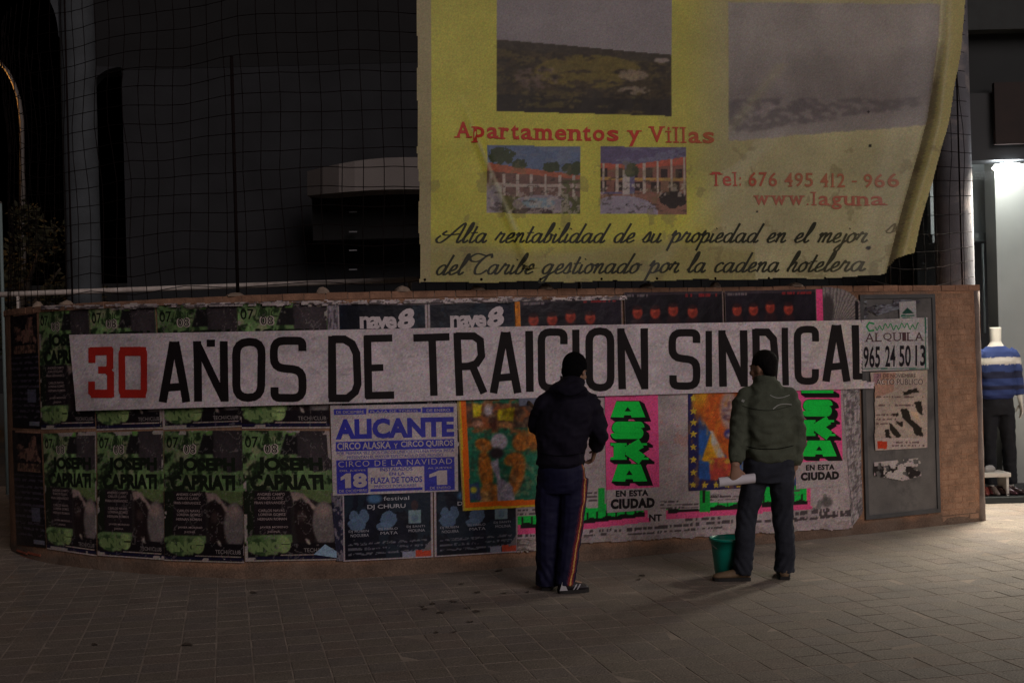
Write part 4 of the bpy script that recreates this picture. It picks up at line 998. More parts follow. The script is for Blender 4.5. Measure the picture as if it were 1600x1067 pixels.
    c.mask((e > 10), (186, 174, 112), .7); c.mask((fbm(X/26, Y/26, 19) > .66) & (Y > 230), (130, 118, 84), .35)
    for (sx_, sy_, r_) in ((1360, 228, 2.6), (1357, 175, 2), (1352, 388, 3.2), (1183, 331, 1.6), (979, 320, 1.2)): c.mask((X-sx_)**2+(Y-sy_)**2 < r_*r_, (40, 36, 34))
    return c.C
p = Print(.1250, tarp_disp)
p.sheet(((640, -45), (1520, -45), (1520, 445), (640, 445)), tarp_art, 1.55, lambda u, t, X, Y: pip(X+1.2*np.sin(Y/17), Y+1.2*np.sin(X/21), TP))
fr = lambda x, col: tuple(np.array(col)*(1-np.clip((x-1040)/130., 0, .62))+np.array((166, 154, 108))*np.clip((x-1040)/130., 0, .62))
p.slab('Apartamentos y Villas', 710, 191, 1118, 216, (206, 62, 44), .022, .025, .004, fade=lambda x, c: tuple(np.array(c)*(1-np.clip((x-980)/260., 0, .5))+np.array((150, 140, 80))*np.clip((x-980)/260., 0, .5)))
p.slab('Tel: 676 495 412 - 966', 1110, 269, 1396, 291, (196, 84, 70), .012, .015, .004, fade=lambda x, c: tuple(np.array(c)*(1-.45*np.clip((x-1110)/120., 0, 1))+.45*np.clip((x-1110)/120., 0, 1)*np.array((170, 158, 112))))
p.slab('www.laguna', 1176, 300, 1378, 321, (186, 112, 92), .005, .015, .004)
# cursive lettering
bowl = [(.75, .78), (.45, 1), (.12, .7), (.1, .25), (.35, 0), (.6, .25), (.74, .9)]
GL = {'a': ([bowl, [(.76, 1), (.74, .25), (.88, 0), (1.1, .25)]], 1.1), 'l': ([[(0, .2), (.42, 1.3), (.42, 2.05), (.26, 1.9), (.15, .4), (.3, 0), (.58, .25)]], .58),
      't': ([[(.3, 1.75), (.2, .25), (.38, 0), (.62, .25)], [(-.02, 1.02), (.58, 1.08)]], .62), 'r': ([[(0, .25), (.22, 1.05), (.3, .9), (.6, .92), (.52, .25), (.68, 0), (.9, .25)]], .9),
      'e': ([[(0, .25), (.52, .6), (.48, 1), (.22, .85), (.1, .3), (.34, 0), (.78, .25)]], .78), 'n': ([[(0, .75), (.16, 1), (.2, .8), (.14, 0)], [(.17, .5), (.48, 1), (.64, .88), (.6, .2), (.74, 0), (1, .25)]], 1.0),
      'm': ([[(0, .75), (.16, 1), (.2, .8), (.14, 0)], [(.17, .5), (.44, 1), (.58, .85), (.54, 0)], [(.56, .5), (.86, 1), (1.02, .88), (.98, .2), (1.1, 0), (1.36, .25)]], 1.36),
      'b': ([[(0, .2), (.4, 1.4), (.4, 2.05), (.24, 1.9), (.12, .3), (.34, 0), (.62, .3), (.56, .85), (.4, .9)], [(.58, .8), (.86, .78)]], .86), 'i': ([[(.12, .95), (.1, .2), (.24, 0), (.48, .25)], [(.2, 1.45), (.24, 1.52)]], .48),
      'd': ([bowl, [(.92, 2.05), (.74, .25), (.88, 0), (1.1, .25)]], 1.1), 's': ([[(0, .2), (.34, 1.1), (.5, .5), (.4, .05), (.05, .1)], [(.4, .05), (.7, .25)]], .7),
      'u': ([[(.08, .95), (.08, .2), (.28, 0), (.56, .3), (.64, 1)], [(.64, 1), (.62, .2), (.76, 0), (1, .25)]], 1.0), 'p': ([[(0, .7), (.2, 1.15), (.1, -.9)], [(.16, .6), (.48, 1), (.7, .7), (.6, .1), (.36, 0), (.2, .15)], [(.6, .05), (.92, .25)]], .92),
      'o': ([[(.48, 1), (.15, .75), (.1, .25), (.36, 0), (.66, .3), (.62, .85), (.44, 1), (.6, .82), (.9, .9)]], .86), 'j': ([[(.3, .95), (.2, -.6), (0, -.95), (-.16, -.65), (.5, .2)], [(.36, 1.45), (.4, 1.52)]], .5),
      'h': ([[(0, .2), (.4, 1.4), (.4, 2.05), (.24, 1.9), (.08, 0)], [(.12, .5), (.42, .98), (.58, .85), (.54, .2), (.68, 0), (.92, .25)]], .92), 'g': ([bowl, [(.76, 1), (.64, -.6), (.4, -.95), (.2, -.65), (1.1, .25)]], 1.1),
      'c': ([[(.62, .8), (.44, 1), (.12, .7), (.12, .25), (.36, 0), (.76, .25)]], .76), ' ': ([], .75),
      'A': ([[(-.75, .75), (-1.0, .35), (-.7, .0), (-.2, .3), (1.0, 2.1), (.95, .3), (1.1, .0), (1.3, .25)], [(-.35, 1.25), (-.6, .95), (-.2, .8), (1.0, .95)]], 1.35),
      'C': ([[(1.2, 1.7), (1.0, 2.1), (.5, 1.7), (.15, .8), (.3, .1), (.8, .05), (1.2, .45)], [(.5, 1.7), (.1, 1.35), (-.5, 1.4), (-.7, 1.8), (-.2, 2.15), (.6, 1.95), (1.1, 2.05)]], 1.3)}
def script(txt, x0, yb, x1, xh, col, slope=0.0, w=2.6, fade=None):
    adv = [GL[c][1] for c in txt]; k = (x1-x0)/sum(adv)/xh; x = x0
    for c, a in zip(txt, adv):
        cc = col if fade is None else fade(x, col)
        for st in GL[c][0]:
            K = crom(np.array(st), 6)
            X = x+(K[:, 0]+K[:, 1]*.38)*xh*k*1.0; Y = yb+slope*(x-x0)-K[:, 1]*xh
            dd_ = np.gradient(np.c_[X, Y], axis=0); an = np.abs(dd_[:, 1])/(np.hypot(dd_[:, 0], dd_[:, 1])+1e-6)
            p.stroke(np.c_[X, Y], w, cc, .004, widths=list(w*(.55+.75*an)), seg=50)
        x += a*xh*k
fd = lambda x, c: tuple(np.array(c)*(1-.55*np.clip((x-1250)/140., 0, 1))+.55*np.clip((x-1250)/140., 0, 1)*np.array((166, 154, 108)))
script('Alta rentabilidad de su propiedad en el mejor', 697, 379, 1350, 14.5, (44, 44, 28), .0, 2.9, fd)
script('del Caribe gestionado por la cadena hotelera', 680, 429, 1344, 15.0, (44, 44, 28), -.008, 2.9, fd)
script('so', 1372, 366, 1398, 13, (120, 110, 78), -.3, 2.2)
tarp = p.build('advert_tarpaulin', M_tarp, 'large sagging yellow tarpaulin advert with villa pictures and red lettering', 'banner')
for x in (664, 752, 845, 940, 1024, 1117, 1200, 1290):
    y_ = 437-.004*(x-657); s_, z_ = pw(x, y_, .125); c = wpos(np.array(float(s_)), float(z_), .125+float(tarp_disp(np.array(float(x)), np.array(y_)))+.003)
    bm = bmesh.new(); bmesh.ops.create_cone(bm, cap_ends=True, segments=10, radius1=.011, radius2=.008, depth=.006, matrix=Matrix.Translation(Vector(c)) @ Matrix.Rotation(PI/2, 4, 'X'))
    me = bpy.data.meshes.new('eyelet'); bm.to_mesh(me); bm.free(); o = link('eyelet', me, M_wire, tarp); o.location = -Vector(tarp.location)

# ------------------------------------------------------------------ building behind the fence
bld = empty('unfinished_building', (0, 15, 0)); setp(bld, 'dark open ground floor of a concrete building behind the wire fence', 'building')
def wb(name, x0, x1, y0, y1, z0, z1, m, parent, bev=0.0): return wlink(name, box_me(name, x0, x1, y0, y1, z0, z1, bev), m, parent)
YB = 16.0
a0 = at(190, 110, YB); a1 = at(1502, 110, YB)
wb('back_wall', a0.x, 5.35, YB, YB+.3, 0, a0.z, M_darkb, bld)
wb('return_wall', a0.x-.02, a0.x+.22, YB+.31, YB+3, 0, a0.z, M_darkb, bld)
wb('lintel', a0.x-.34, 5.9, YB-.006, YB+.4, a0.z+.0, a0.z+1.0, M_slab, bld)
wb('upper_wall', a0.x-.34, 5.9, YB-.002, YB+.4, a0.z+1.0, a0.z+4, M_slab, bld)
for i in range(5):     # horizontal joints of the back wall, faint panel ribs
    pass
# columns
def column(px, d_, r_, m, ztop):
    b = at(px, 455, d_); V = [(b.x, d_, z) for z in np.linspace(0, ztop, 10)]
    return wlink('column', tube_me('column', V, r_, 24), m, bld), b
cl, cb = column(131.5, 12.45, .165, M_conc, 6.2); cr, cb2 = column(1493, 12.25, .178, M_conc2, 6.0)
def bracket(cx, y, r_, sgn, z0, w=.55, h=.75, m=M_conc):
    P = []
    for k in range(11):
        a = k/10*PI/2; P.append((cx+sgn*(r_*.9+w*(1-math.cos(a))), z0+h*math.sin(a)))
    P.append((cx+sgn*r_*.9, z0+h+.02)); n = len(P)
    V = [(x, y-.10, z) for x, z in P]+[(x, y+.10, z) for x, z in P]
    F = [tuple(range(n)), tuple(range(2*n-1, n-1, -1))]+[(i, n+i, n+(i+1) % n, (i+1) % n) for i in range(n)]
    return wlink('bracket', mesh('bracket', V, F), m, bld)
bracket(cb.x, 12.45, .165, -1, at(100, 62, 12.45).z, .40, .60)
bracket(at(190, 165, YB-.1).x-.38, YB-.15, .0, 1, at(170, 165, YB).z, .42, .42, M_darkb)
# curved pale balcony edge with dark shutter below
q0 = at(482, 262, 14.6); q1 = at(482, 304, 14.6)
def rounded_band(name, m, px0, px1, yt0, yb0, Y, depth, n=18):
    V = []; tops = []; 
    xs = np.linspace(px0, px1, n)
    for i, x in enumerate(xs):
        f = min(1, (x-px0)/150.); yt_ = yt0[0]+(yt0[1]-yt0[0])*math.sin(f*PI/2)**.9; yb_ = yb0[0]+(yb0[1]-yb0[0])*math.sin(f*PI/2)
        dy = .45*(1-math.sin(min(1, (x-px0)/70.)*PI/2))
        a = at(x, yt_, Y+dy); b = at(x, yb_, Y+dy); V += [tuple(a), tuple(b), (b.x, b.y+depth, b.z), (a.x, a.y+depth, a.z)]
    F = [(0, 1, 2, 3)]+[(4*i+q, 4*(i+1)+q, 4*(i+1)+(q+1) % 4, 4*i+(q+1) % 4) for i in range(n-1) for q in range(4)]+[(4*n-1, 4*n-2, 4*n-3, 4*n-4)]
    return wlink(name, mesh(name, V, F, smooth=False), m, bld)
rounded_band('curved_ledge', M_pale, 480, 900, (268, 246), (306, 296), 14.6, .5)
sa_ = at(478, 300, 15.0); sb = at(900, 450, 15.0)
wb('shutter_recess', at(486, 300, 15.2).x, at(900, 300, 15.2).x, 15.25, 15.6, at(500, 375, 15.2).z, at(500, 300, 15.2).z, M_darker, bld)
for y_ in (331, 362, 391, 421):
    a = at(545, y_, 15.1); wb('metal_clip', a.x, a.x+.09, 15.12, 15.16, a.z-.008, a.z+.006, mat('dull_clip', (.22, .22, .24), .5), bld)
# white rail running behind the mesh
ra = at(-30, 461.5, 12.0); rb = at(950, 425.5, 12.0)
rail = empty('white_rail', (ra.x, ra.y, 0)); setp(rail, 'straight white painted handrail running behind the wire mesh', 'rail')
wlink('rail', tube_me('rail', [ra.lerp(rb, k/12) for k in range(13)], 0.026, 10), M_rail, rail)
for x in (28, 640, 905):
    f = (x+30)/980.; q = ra.lerp(rb, f); wlink('rail_post', tube_me('rail_post', [(q.x, q.y+.001, 0), (q.x, q.y+.001, q.z-.02)], 0.017, 8), M_rail, rail)

# ------------------------------------------------------------------ shop on the right
shop = empty('shop_building', (6.5, 13, 0)); setp(shop, 'lit clothes shop with white pillar and dark fascia at right edge', 'building')
M_shopw = mat('white_shop_wall', (0.36, 0.375, 0.355), 0.6, noise=0.06, nscale=3, bump=.05)
M_shopd = mat('dark_shop_interior', (0.02, 0.022, 0.025), 0.6)
M_fasc = mat('dark_teal_fascia', (0.012, 0.015, 0.016), 0.7, noise=.2, nscale=3)
M_brown = mat('dark_brown_signboard', (0.022, 0.010, 0.008), 0.7, noise=.2)
M_glassy = bpy.data.materials.new('shop_glass'); M_glassy.use_nodes = True
n_ = M_glassy.node_tree.nodes; l_ = M_glassy.node_tree.links; n_.remove(n_['Principled BSDF'])
tr = n_.new('ShaderNodeBsdfTransparent'); gl = n_.new('ShaderNodeBsdfGlossy'); gl.inputs['Roughness'].default_value = .02
fr_ = n_.new('ShaderNodeFresnel'); fr_.inputs['IOR'].default_value = 1.10; mx = n_.new('ShaderNodeMixShader')
l_.new(fr_.outputs[0], mx.inputs[0]); l_.new(tr.outputs[0], mx.inputs[1]); l_.new(gl.outputs[0], mx.inputs[2]); l_.new(mx.outputs[0], n_['Material Output'].inputs['Surface'])
SY = 12.7
xl = at(1526, 700, SY).x-.5
def Z(py, Y, px=1560): return at(px, py, Y).z
def X_(px, Y, py=600): return at(px, py, Y).x
wb('window_sill', xl, 8.8, SY-.02, SY+.10, 0, .06, M_fasc, shop)
wb('display_floor', xl, 8.8, SY+.11, SY+3, 0, .05, M_shopd, shop)
wb('pillar', X_(1563, 13.9), X_(1563, 13.9)+.55, 13.9, 14.2, .052, 3.6, M_shopw, shop)
wb('side_panel', X_(1516, 14.6)-.4, X_(1561, 14.6), 14.6, 14.7, Z(366, 14.6), 3.7, mat('pale_grey_panel', (.30, .33, .33), .6), shop)
wb('side_panel', X_(1516, 15.4)-.6, 9, 15.4, 15.5, .05, 3.7, M_shopd, shop)
wb('shelf_band', X_(1516, 14.5)-.4, X_(1561, 14.5), 14.45, 14.55, Z(377, 14.5), Z(364, 14.5), mat('grey_band', (.16, .18, .18), .6), shop)
wb('shop_ceiling', xl, 8.8, SY, 15.4, 3.72, 3.78, M_shopw, shop)
wb('fascia', xl-.1, 8.8, SY-.35, SY-.05, Z(250, SY-.35), Z(145, SY-.35), M_shopd, shop)
wb('signboard', X_(1565, SY-.4), 8.8, SY-.42, SY-.36, Z(226, SY-.4), Z(130, SY-.4), M_brown, shop)
wb('upper_facade', xl-.1, 8.8, SY-.25, SY+.0, Z(145, SY-.3)+.003, Z(-60, SY-.3), M_fasc, shop)
wb('cornice', xl-.1, 8.8, SY-.45, SY-.26, Z(48, SY-.4), Z(-10, SY-.4), mat('teal_grey_cornice', (.026, .031, .031), .7, noise=.2), shop)
wb('door_leaf', X_(1541, 14.3), X_(1543, 14.3), 14.30, 14.34, Z(520, 14.3), Z(380, 14.3), mat('steel_edge', (.35, .4, .4), .4), shop)
gm = mesh('window_pane', [(xl, SY+.04, .062), (8.8, SY+.04, .062), (8.8, SY+.04, 3.6), (xl, SY+.04, 3.6)], [(0, 1, 2, 3)]); wlink('window_pane', gm, M_glassy, shop)
# lamp
lc = at(1575, 262, 12.42)
lamp = empty('ceiling_lamp', tuple(lc)); setp(lamp, 'bright oval white lamp shining at top of the shop window', 'lamp')
bm = bmesh.new(); bmesh.ops.create_uvsphere(bm, u_segments=20, v_segments=10, radius=1)
for v in bm.verts: v.co = Vector((v.co.x*.15, v.co.y*.12, v.co.z*.045))
me = bpy.data.meshes.new('lamp_glass'); bm.to_mesh(me); bm.free()
link('lamp_glass', me, mat('lit_glass', (1, 1, 1), emis=(.95, 1.0, 1.0), estr=30), lamp)
link('lamp_mount', tube_me('lamp_mount', [(0, 0, .03), (0, 0, .12)], .03, 10), M_shopw, lamp)
def area(name, loc, size, energy, color, rot=(0, 0, 0), parent=None, spread=180):
    ld = bpy.data.lights.new(name, 'AREA'); ld.spread = R(spread); ld.shape = 'DISK'; ld.size = size; ld.energy = energy; ld.color = color
    o = bpy.data.objects.new(name, ld); COL.objects.link(o); o.location = loc; o.rotation_euler = rot
    if parent is not None: o.parent = parent
    return o
area('lamp_light', (0, 0, -.07), .7, 112, (1.0, .92, .76), rot=(R(-12), R(14), 0), parent=lamp, spread=112)
wl_ = empty('window_lamp', (X_(1585, 13.6), 13.62, 3.69)); setp(wl_, 'round ceiling lamp inside shop window above the white pillar', 'lamp')  # added out-of-view lamp, brightens the pillar top and mannequin
link('lamp_glass', me, None, wl_)
area('lamp_light', (0, 0, -.06), .2, 14, (1.0, 1.0, .95), parent=wl_)
# ceiling lamps further into the window, out of frame to the right
for k, xx in enumerate((6.7, 7.8)):
    l2 = empty('ceiling_lamp', (xx, 12.42, lc.z)); setp(l2, ['second oval shop lamp to the right of the visible one', 'third oval shop lamp at far right of the window'][k], 'lamp')
    link('lamp_glass', me, None, l2)
    area('lamp_light', (0, 0, -.07), .8, 55, (1.0, .92, .76), rot=(R(-34), R(6), 0), parent=l2, spread=120)

# ------------------------------------------------------------------ soft body tools
def voxel(parts, size, smooth_it=4, fac=0.5):
    a = Acc()
    for V, F in parts: a.add(V, F)
    me = mesh('tmp', a.V, a.F); o = bpy.data.objects.new('tmp', me); COL.objects.link(o)
    m = o.modifiers.new('r', 'REMESH'); m.mode = 'VOXEL'; m.voxel_size = size
    s_ = o.modifiers.new('s', 'SMOOTH'); s_.iterations = smooth_it; s_.factor = fac
    dg = bpy.context.evaluated_depsgraph_get(); dg.update()
    out = bpy.data.meshes.new_from_object(o.evaluated_get(dg))
    bpy.data.objects.remove(o); out.polygons.foreach_set('use_smooth', [True]*len(out.polygons))
    return out
def stack(cs, th=0.0, n=28):
    """horizontal ellipse stack: (x, y, z, rx, ry)"""
    V = []; F = []; c, s_ = math.cos(th), math.sin(th)
    for (x, y, z, rx, ry) in cs:
        for j in range(n):
            a = 2*PI*j/n; ex = rx*math.copysign(abs(math.cos(a))**.85, math.cos(a)); ey = ry*math.copysign(abs(math.sin(a))**.85, math.sin(a))
            V.append((x+ex*c-ey*s_, y+ex*s_+ey*c, z))
    k = len(cs)
    for i in range(k-1):
        for j in range(n): F.append((i*n+j, i*n+(j+1) % n, (i+1)*n+(j+1) % n, (i+1)*n+j))
    F.append(tuple(range(n-1, -1, -1))); F.append(tuple((k-1)*n+j for j in range(n)))
    return V, F
def ellip(c, r, rot=(0, 0, 0), n=16):
    bm = bmesh.new(); bmesh.ops.create_uvsphere(bm, u_segments=n, v_segments=n//2+2, radius=1)
    M = Matrix.Translation(c) @ (Matrix.Rotation(rot[2], 4, 'Z') @ Matrix.Rotation(rot[1], 4, 'Y') @ Matrix.Rotation(rot[0], 4, 'X')) @ Matrix.Diagonal((*r, 1))
    V = [tuple(M @ v.co) for v in bm.verts]; bm.verts.index_update(); F = [tuple(v.index for v in f.verts) for f in bm.faces]; bm.free(); return V, F
def limb(pts, rad, n=14):
    K = [Vector(p) for p in pts]; P = []; Rr = []
    for i in range(len(K)-1):
        for t in (0, .25, .5, .75):
            P.append(K[i].lerp(K[i+1], t)); Rr.append(rad[i]*(1-t)+rad[i+1]*t)
    P.append(K[-1]); Rr.append(rad[-1])
    Q = [P[0]]+[(P[i-1]+P[i]*2+P[i+1])/4 for i in range(1, len(P)-1)]+[P[-1]]
    return tube_vf(Q, Rr, n)
def hand(wrist, fdir, pdir, side, curl=0.6, sc=1.0):
    """wrist point, finger direction, palm-facing direction, side=+1 thumb on +cross"""
    f = Vector(fdir).normalized(); pd = Vector(pdir); pd = (pd-f*pd.dot(f)).normalized(); w = f.cross(pd)*side; out = []
    W = Vector(wrist)
    out.append(tube_vf([W-f*.03*sc, W+f*.02*sc, W+f*.06*sc, W+f*.09*sc], [(.026*sc, .02*sc), (.032*sc, .017*sc), (.040*sc, .015*sc), (.038*sc, .012*sc)], 12, refv=w))
    for i, (o_, L_f) in enumerate(((.028, .070), (.010, .080), (-.009, .074), (-.027, .058))):
        p0 = W+f*.082*sc+w*o_*sc; a = 0; P = [W+f*.05*sc+w*o_*sc*.8, p0]; d_ = f.copy()
        for k, fr2 in enumerate((.45, .32, .23)):
            a += curl*(.55+.08*i); d2 = f*math.cos(a)+pd*math.sin(a); P.append(P[-1]+d2*L_f*fr2*sc)
        out.append(tube_vf(P, [.009*sc, .0095*sc, .0088*sc, .008*sc, .0068*sc], 8))
    T0 = W+f*.025*sc+w*.026*sc; P = [T0, T0+(w*.7+f*.5+pd*.25).normalized()*.035*sc]; P.append(P[-1]+(f*.8+w*.15+pd*.5).normalized()*.030*sc); P.append(P[-1]+(f*.7-w*.1+pd*.7).normalized()*.024*sc)
    out.append(tube_vf(P, [.013*sc, .011*sc, .010*sc, .008*sc], 8))
    return out
def head_parts(c, heading, tilt=0.15, s=1.0):
    """c = head centre, heading = facing angle (0 = +Y, positive turns left), face features on the facing side"""
    M = Matrix.Translation(c) @ Matrix.Rotation(heading, 4, 'Z') @ Matrix.Rotation(-tilt, 4, 'X')
    out = []
    def E(x, y, z, rx, ry, rz):
        V, F = ellip((0, 0, 0), (rx*s, ry*s, rz*s)); out.append(([tuple(M @ (Vector(v)+Vector((x, y, z))*s)) for v in V], F))
    E(0, -.012, .022, .074, .092, .090); E(0, .020, -.035, .062, .072, .080); E(0, .055, -.085, .032, .030, .026)
    E(0, .098, -.025, .011, .018, .020); E(0, .092, .004, .009, .012, .020)                                      # nose
    E(0, .086, -.062, .022, .010, .006); E(0, .086, -.071, .019, .009, .006)                                     # lips
    for sd in (-1, 1):
        E(sd*.073, -.005, -.012, .008, .018, .030); E(sd*.034, .074, .024, .020, .012, .007); E(sd*.045, .055, -.030, .022, .022, .024)
    return out, M
def cloth_noise(me, amp, seed, folds=()):  # ridged creases
    """creases: noise along normals plus ring folds near joints"""
    co = np.empty(len(me.vertices)*3); me.vertices.foreach_get('co', co); co = co.reshape(-1, 3)
    no = np.empty(len(me.vertices)*3); me.vertices.foreach_get('normal', no); no = no.reshape(-1, 3)
    d_ = np.array([mnoise.noise(Vector((v[0]*9+seed, v[1]*9, v[2]*14)))*.5+(.22-abs(mnoise.noise(Vector((v[0]*7+v[2]*5, v[1]*8+seed, v[2]*15-v[0]*6)))))*.9+mnoise.noise(Vector((v[0]*22, v[1]*22+seed, v[2]*34)))*.2 for v in co])*amp*.8
    for (c, r_, a_, fr2, tilt) in folds:
        c = np.array(c); dist = np.linalg.norm(co-c, axis=1); d_ += a_*np.exp(-(dist/r_)**2)*np.sin((co[:, 2]+tilt*co[:, 0])*fr2+seed)
    co += no*d_[:, None]; me.vertices.foreach_set('co', co.ravel()); me.update(); return co
def paint(me, cols):
    at_ = me.color_attributes.new('Col', 'FLOAT_COLOR', 'POINT'); c = np.ones((len(me.vertices), 4)); c[:, :3] = cols; at_.data.foreach_set('color', c.ravel())
def ribbon_on(me_src, loc, pts_px, width, Y0, name, m, parent, lift=.004):
    """narrow strip lying on a garment's back, pts given in the photograph"""
    bvh = BVHTree.FromPolygons([v.co.copy() for v in me_src.vertices], [tuple(p_.vertices) for p_ in me_src.polygons])
    V = []; n = 0
    K = crom(np.array(pts_px, float), 8)
    for i, (x, y) in enumerate(K):
        t = K[min(i+1, len(K)-1)]-K[max(i-1, 0)]; t = t/np.hypot(*t); nn = np.array((-t[1], t[0]))*width/2
        row = []
        for sg in (-1, 1):
            q = (x+nn[0]*sg, y+nn[1]*sg); dd = Vector(rays(*q)).normalized(); o_ = Vector((0, 0, CAMZ))-Vector(loc); h = bvh.ray_cast(o_, dd)
            if h[0] is None: row = None; break
            row.append(tuple(h[0]-dd*lift))
        if row: V += row; n += 1
    F = [(2*i, 2*i+1, 2*i+3, 2*i+2) for i in range(n-1)]
    return link(name, mesh(name, V, F), m, parent)
M_skin = mat('skin', (0.34, 0.19, 0.13), 0.55, noise=.08, nscale=12)
M_hair = mat('dark_hair', (0.006, 0.005, 0.005), 0.8, spec=.15, bump=.5, bscale=120)
M_cap = mat('black_knit_cap', (0.004, 0.0035, 0.0045), 0.95, spec=.06, bump=.6, bscale=140)
M_navy = mat('dark_navy_jacket', (0.0105, 0.0085, 0.019), 0.8, spec=.2, noise=.2, nscale=9, bump=.3, bscale=160)
M_track = mat('tracksuit_cloth', attr=True, rough=.7, spec=.2, noise=.15, nscale=9, mottle=.15)
M_olive = mat('olive_jacket', (0.096, 0.108, 0.080), 0.9, spec=.15, noise=.22, nscale=7, bump=.4, bscale=110, mottle=.15)
M_jean = mat('dark_jeans', (0.034, 0.037, 0.050), 0.9, spec=.12, noise=.25, nscale=8, bump=.3, bscale=180, mottle=.15)
M_tan = mat('tan_leather', (0.20, 0.13, 0.075), 0.7, noise=.25, nscale=20, bump=.3)
M_sole = mat('dark_sole', (0.02, 0.018, 0.018), 0.8)
M_refl = mat('silver_piping', (0.36, 0.37, 0.35), 0.5)
M_white = mat('white_trainer_side', (0.42, 0.40, 0.44), 0.6)
M_blk = mat('black_trainer', (0.02, 0.015, 0.02), 0.6)
M_roll = mat('white_rolled_paper', (0.86, 0.82, 0.90), 0.7, noise=.05)

def shoe(heel, toe, side_w=.046, h=.085, up=M_tan, extra=None, parent=None, pos=None):
    """shoe running from heel to toe"""
    Hh = Vector(heel); T = Vector(toe); f = (T-Hh); Ln = f.length; f.normalize(); w = Vector((0, 0, 1)).cross(f)
    A_ = []
    prof = [(0.0, .030, .055), (.10, .038, h), (.28, .040, h*.98), (.45, .043, .066), (.65, .048, .052), (.85, .046, .042), (.96, .034, .034), (1.0, .015, .024)]
    V = []; n = 16
    for (t, ww, hh) in prof:
        c = Hh+f*Ln*t
        for j in range(n):
            a = 2*PI*j/n; cz = hh/2+.014; V.append(tuple(c+w*(ww*math.cos(a))+Vector((0, 0, cz+math.sin(a)*hh/2))))
    F = [(i*n+j, i*n+(j+1) % n, (i+1)*n+(j+1) % n, (i+1)*n+j) for i in range(len(prof)-1) for j in range(n)]+[tuple(range(n))[::-1], tuple((len(prof)-1)*n+j for j in range(n))]
    V2 = []
    for (t, ww, hh) in prof:
        c = Hh+f*(Ln*(t*1.02-.01))
        for (sx_, z_) in ((-1, 0.0), (1, 0.0), (1, .024), (-1, .024)): V2.append(tuple(c+w*(ww*1.04*sx_)+Vector((0, 0, z_))))
    m = len(prof); F2 = [(0, 3, 2, 1)]+[(4*i+q, 4*i+(q+1) % 4, 4*(i+1)+(q+1) % 4, 4*(i+1)+q) for i in range(m-1) for q in range(4)]+[(4*m-4, 4*m-3, 4*m-2, 4*m-1)]
    s1 = link('shoe', mesh('shoe', V, F, smooth=True), up, parent); link('sole', mesh('sole', V2, F2), M_sole, s1)
    if extra:
        # two pale side stripes
        for t in (.42, .54):
            c = Hh+f*Ln*t; V3 = []
            for k in range(5):
                z_ = .026+k*.009; ww = .0455*math.sqrt(max(.05, 1-((z_-.04)/.042)**2)); V3 += [tuple(c+f*(k*.006)+w*(-ww-.003)+Vector((0, 0, z_))), tuple(c+f*(k*.006+.010)+w*(-ww-.003)+Vector((0, 0, z_)))]
            link('side_stripe', mesh('side_stripe', V3, [(2*i, 2*i+1, 2*i+3, 2*i+2) for i in range(4)]), M_white, s1)
    return s1

# ------------------------------------------------------------------ person in navy
b1 = at(885, 920, 8.84); P1 = Vector((b1.x, 8.84, 0))
per1 = empty('person', tuple(P1)); setp(per1, 'person in dark navy hooded jacket and striped tracksuit trousers pasting the banner, seen from behind', 'person')
th1 = R(-22)
hd, HM = head_parts((.105, .10, 1.515), R(-28), .38, 1.0)
Ls, Le, Lw = (-.125, .03, 1.275), (-.172, .10, 1.12), (-.15, .36, 1.17)
Rs, Re, Rw = (.205, -.01, 1.27), (.256, .0, 1.09), (.232, .14, .955)
body = list(hd)
body += [tube_vf([(.09, .07, 1.47), (.07, .045, 1.40), (.05, .03, 1.33)], [.052, .058, .075], 14)]
body += [stack([(-.01, .0, .72, .10, .09), (-.01, 0, .82, .145, .105), (-.012, 0, .95, .135, .10), (.01, .01, 1.12, .15, .105), (.03, .02, 1.26, .165, .10), (.045, .03, 1.34, .12, .08)], th1)]
body += [limb([Ls, Le, Lw], [.05, .042, .028]), limb([Rs, Re, Rw], [.05, .042, .028])]
body += [limb([(-.09, .03, .80), (-.115, .05, .46), (-.125, .07, .08)], [.085, .058, .038]), limb([(.07, -.01, .80), (.045, -.03, .46), (.0, -.05, .08)], [.085, .058, .038])]
body += [limb([(-.125, .06, .06), (-.11, .16, .035)], [.035, .03]), limb([(.0, -.05, .06), (.10, -.02, .035)], [.035, .03])]
body += hand(Rw, (-.15, .55, -.8), (-.8, .3, 0), 1, .7); body += hand(Lw, (-.1, .9, .35), (.3, .1, -1), -1, .9)
link('body', voxel(body, .0055, 3), M_skin, per1)
jk = [stack([(-.014, -.005, .865, .155, .122), (-.014, -.005, .885, .172, .138), (-.014, -.005, .93, .168, .135), (-.005, -.01, 1.02, .178, .145), (.015, -.005, 1.14, .190, .15), (.035, .0, 1.25, .198, .145), (.048, .01, 1.32, .165, .13), (.06, .02, 1.385, .118, .105), (.07, .04, 1.42, .085, .085)], th1)]
jk += [limb([(-.05, .02, 1.315), Ls, Le, (-.155, .32, 1.16)], [.085, .078, .068, .050]), limb([(.13, .0, 1.315), Rs, Re, (.240, .115, .975)], [.085, .080, .066, .052])]
jk += [tube_vf([(.240, .118, .985), (.236, .132, .955)], [.044, .040], 14)]
jk += [ellip((.050, -.055, 1.375), (.140, .085, .085), (R(25), 0, th1)), ellip((.075, -.03, 1.43), (.095, .09, .05), (R(20), 0, th1)), tube_vf([(-.014, -.005, .855), (-.014, -.005, .885)], [(.158, .122), (.165, .13)], 24, refv=(math.cos(th1), math.sin(th1), 0))]
jm = voxel(jk, .010, 3); cloth_noise(jm, .028, 3, [((.0, -.1, .98), .16, .003, 42, .9), (Re, .09, .004, 60, 1.6), (Le, .09, .004, 60, -1.6)])
jo1 = link('jacket', jm, M_navy, per1)
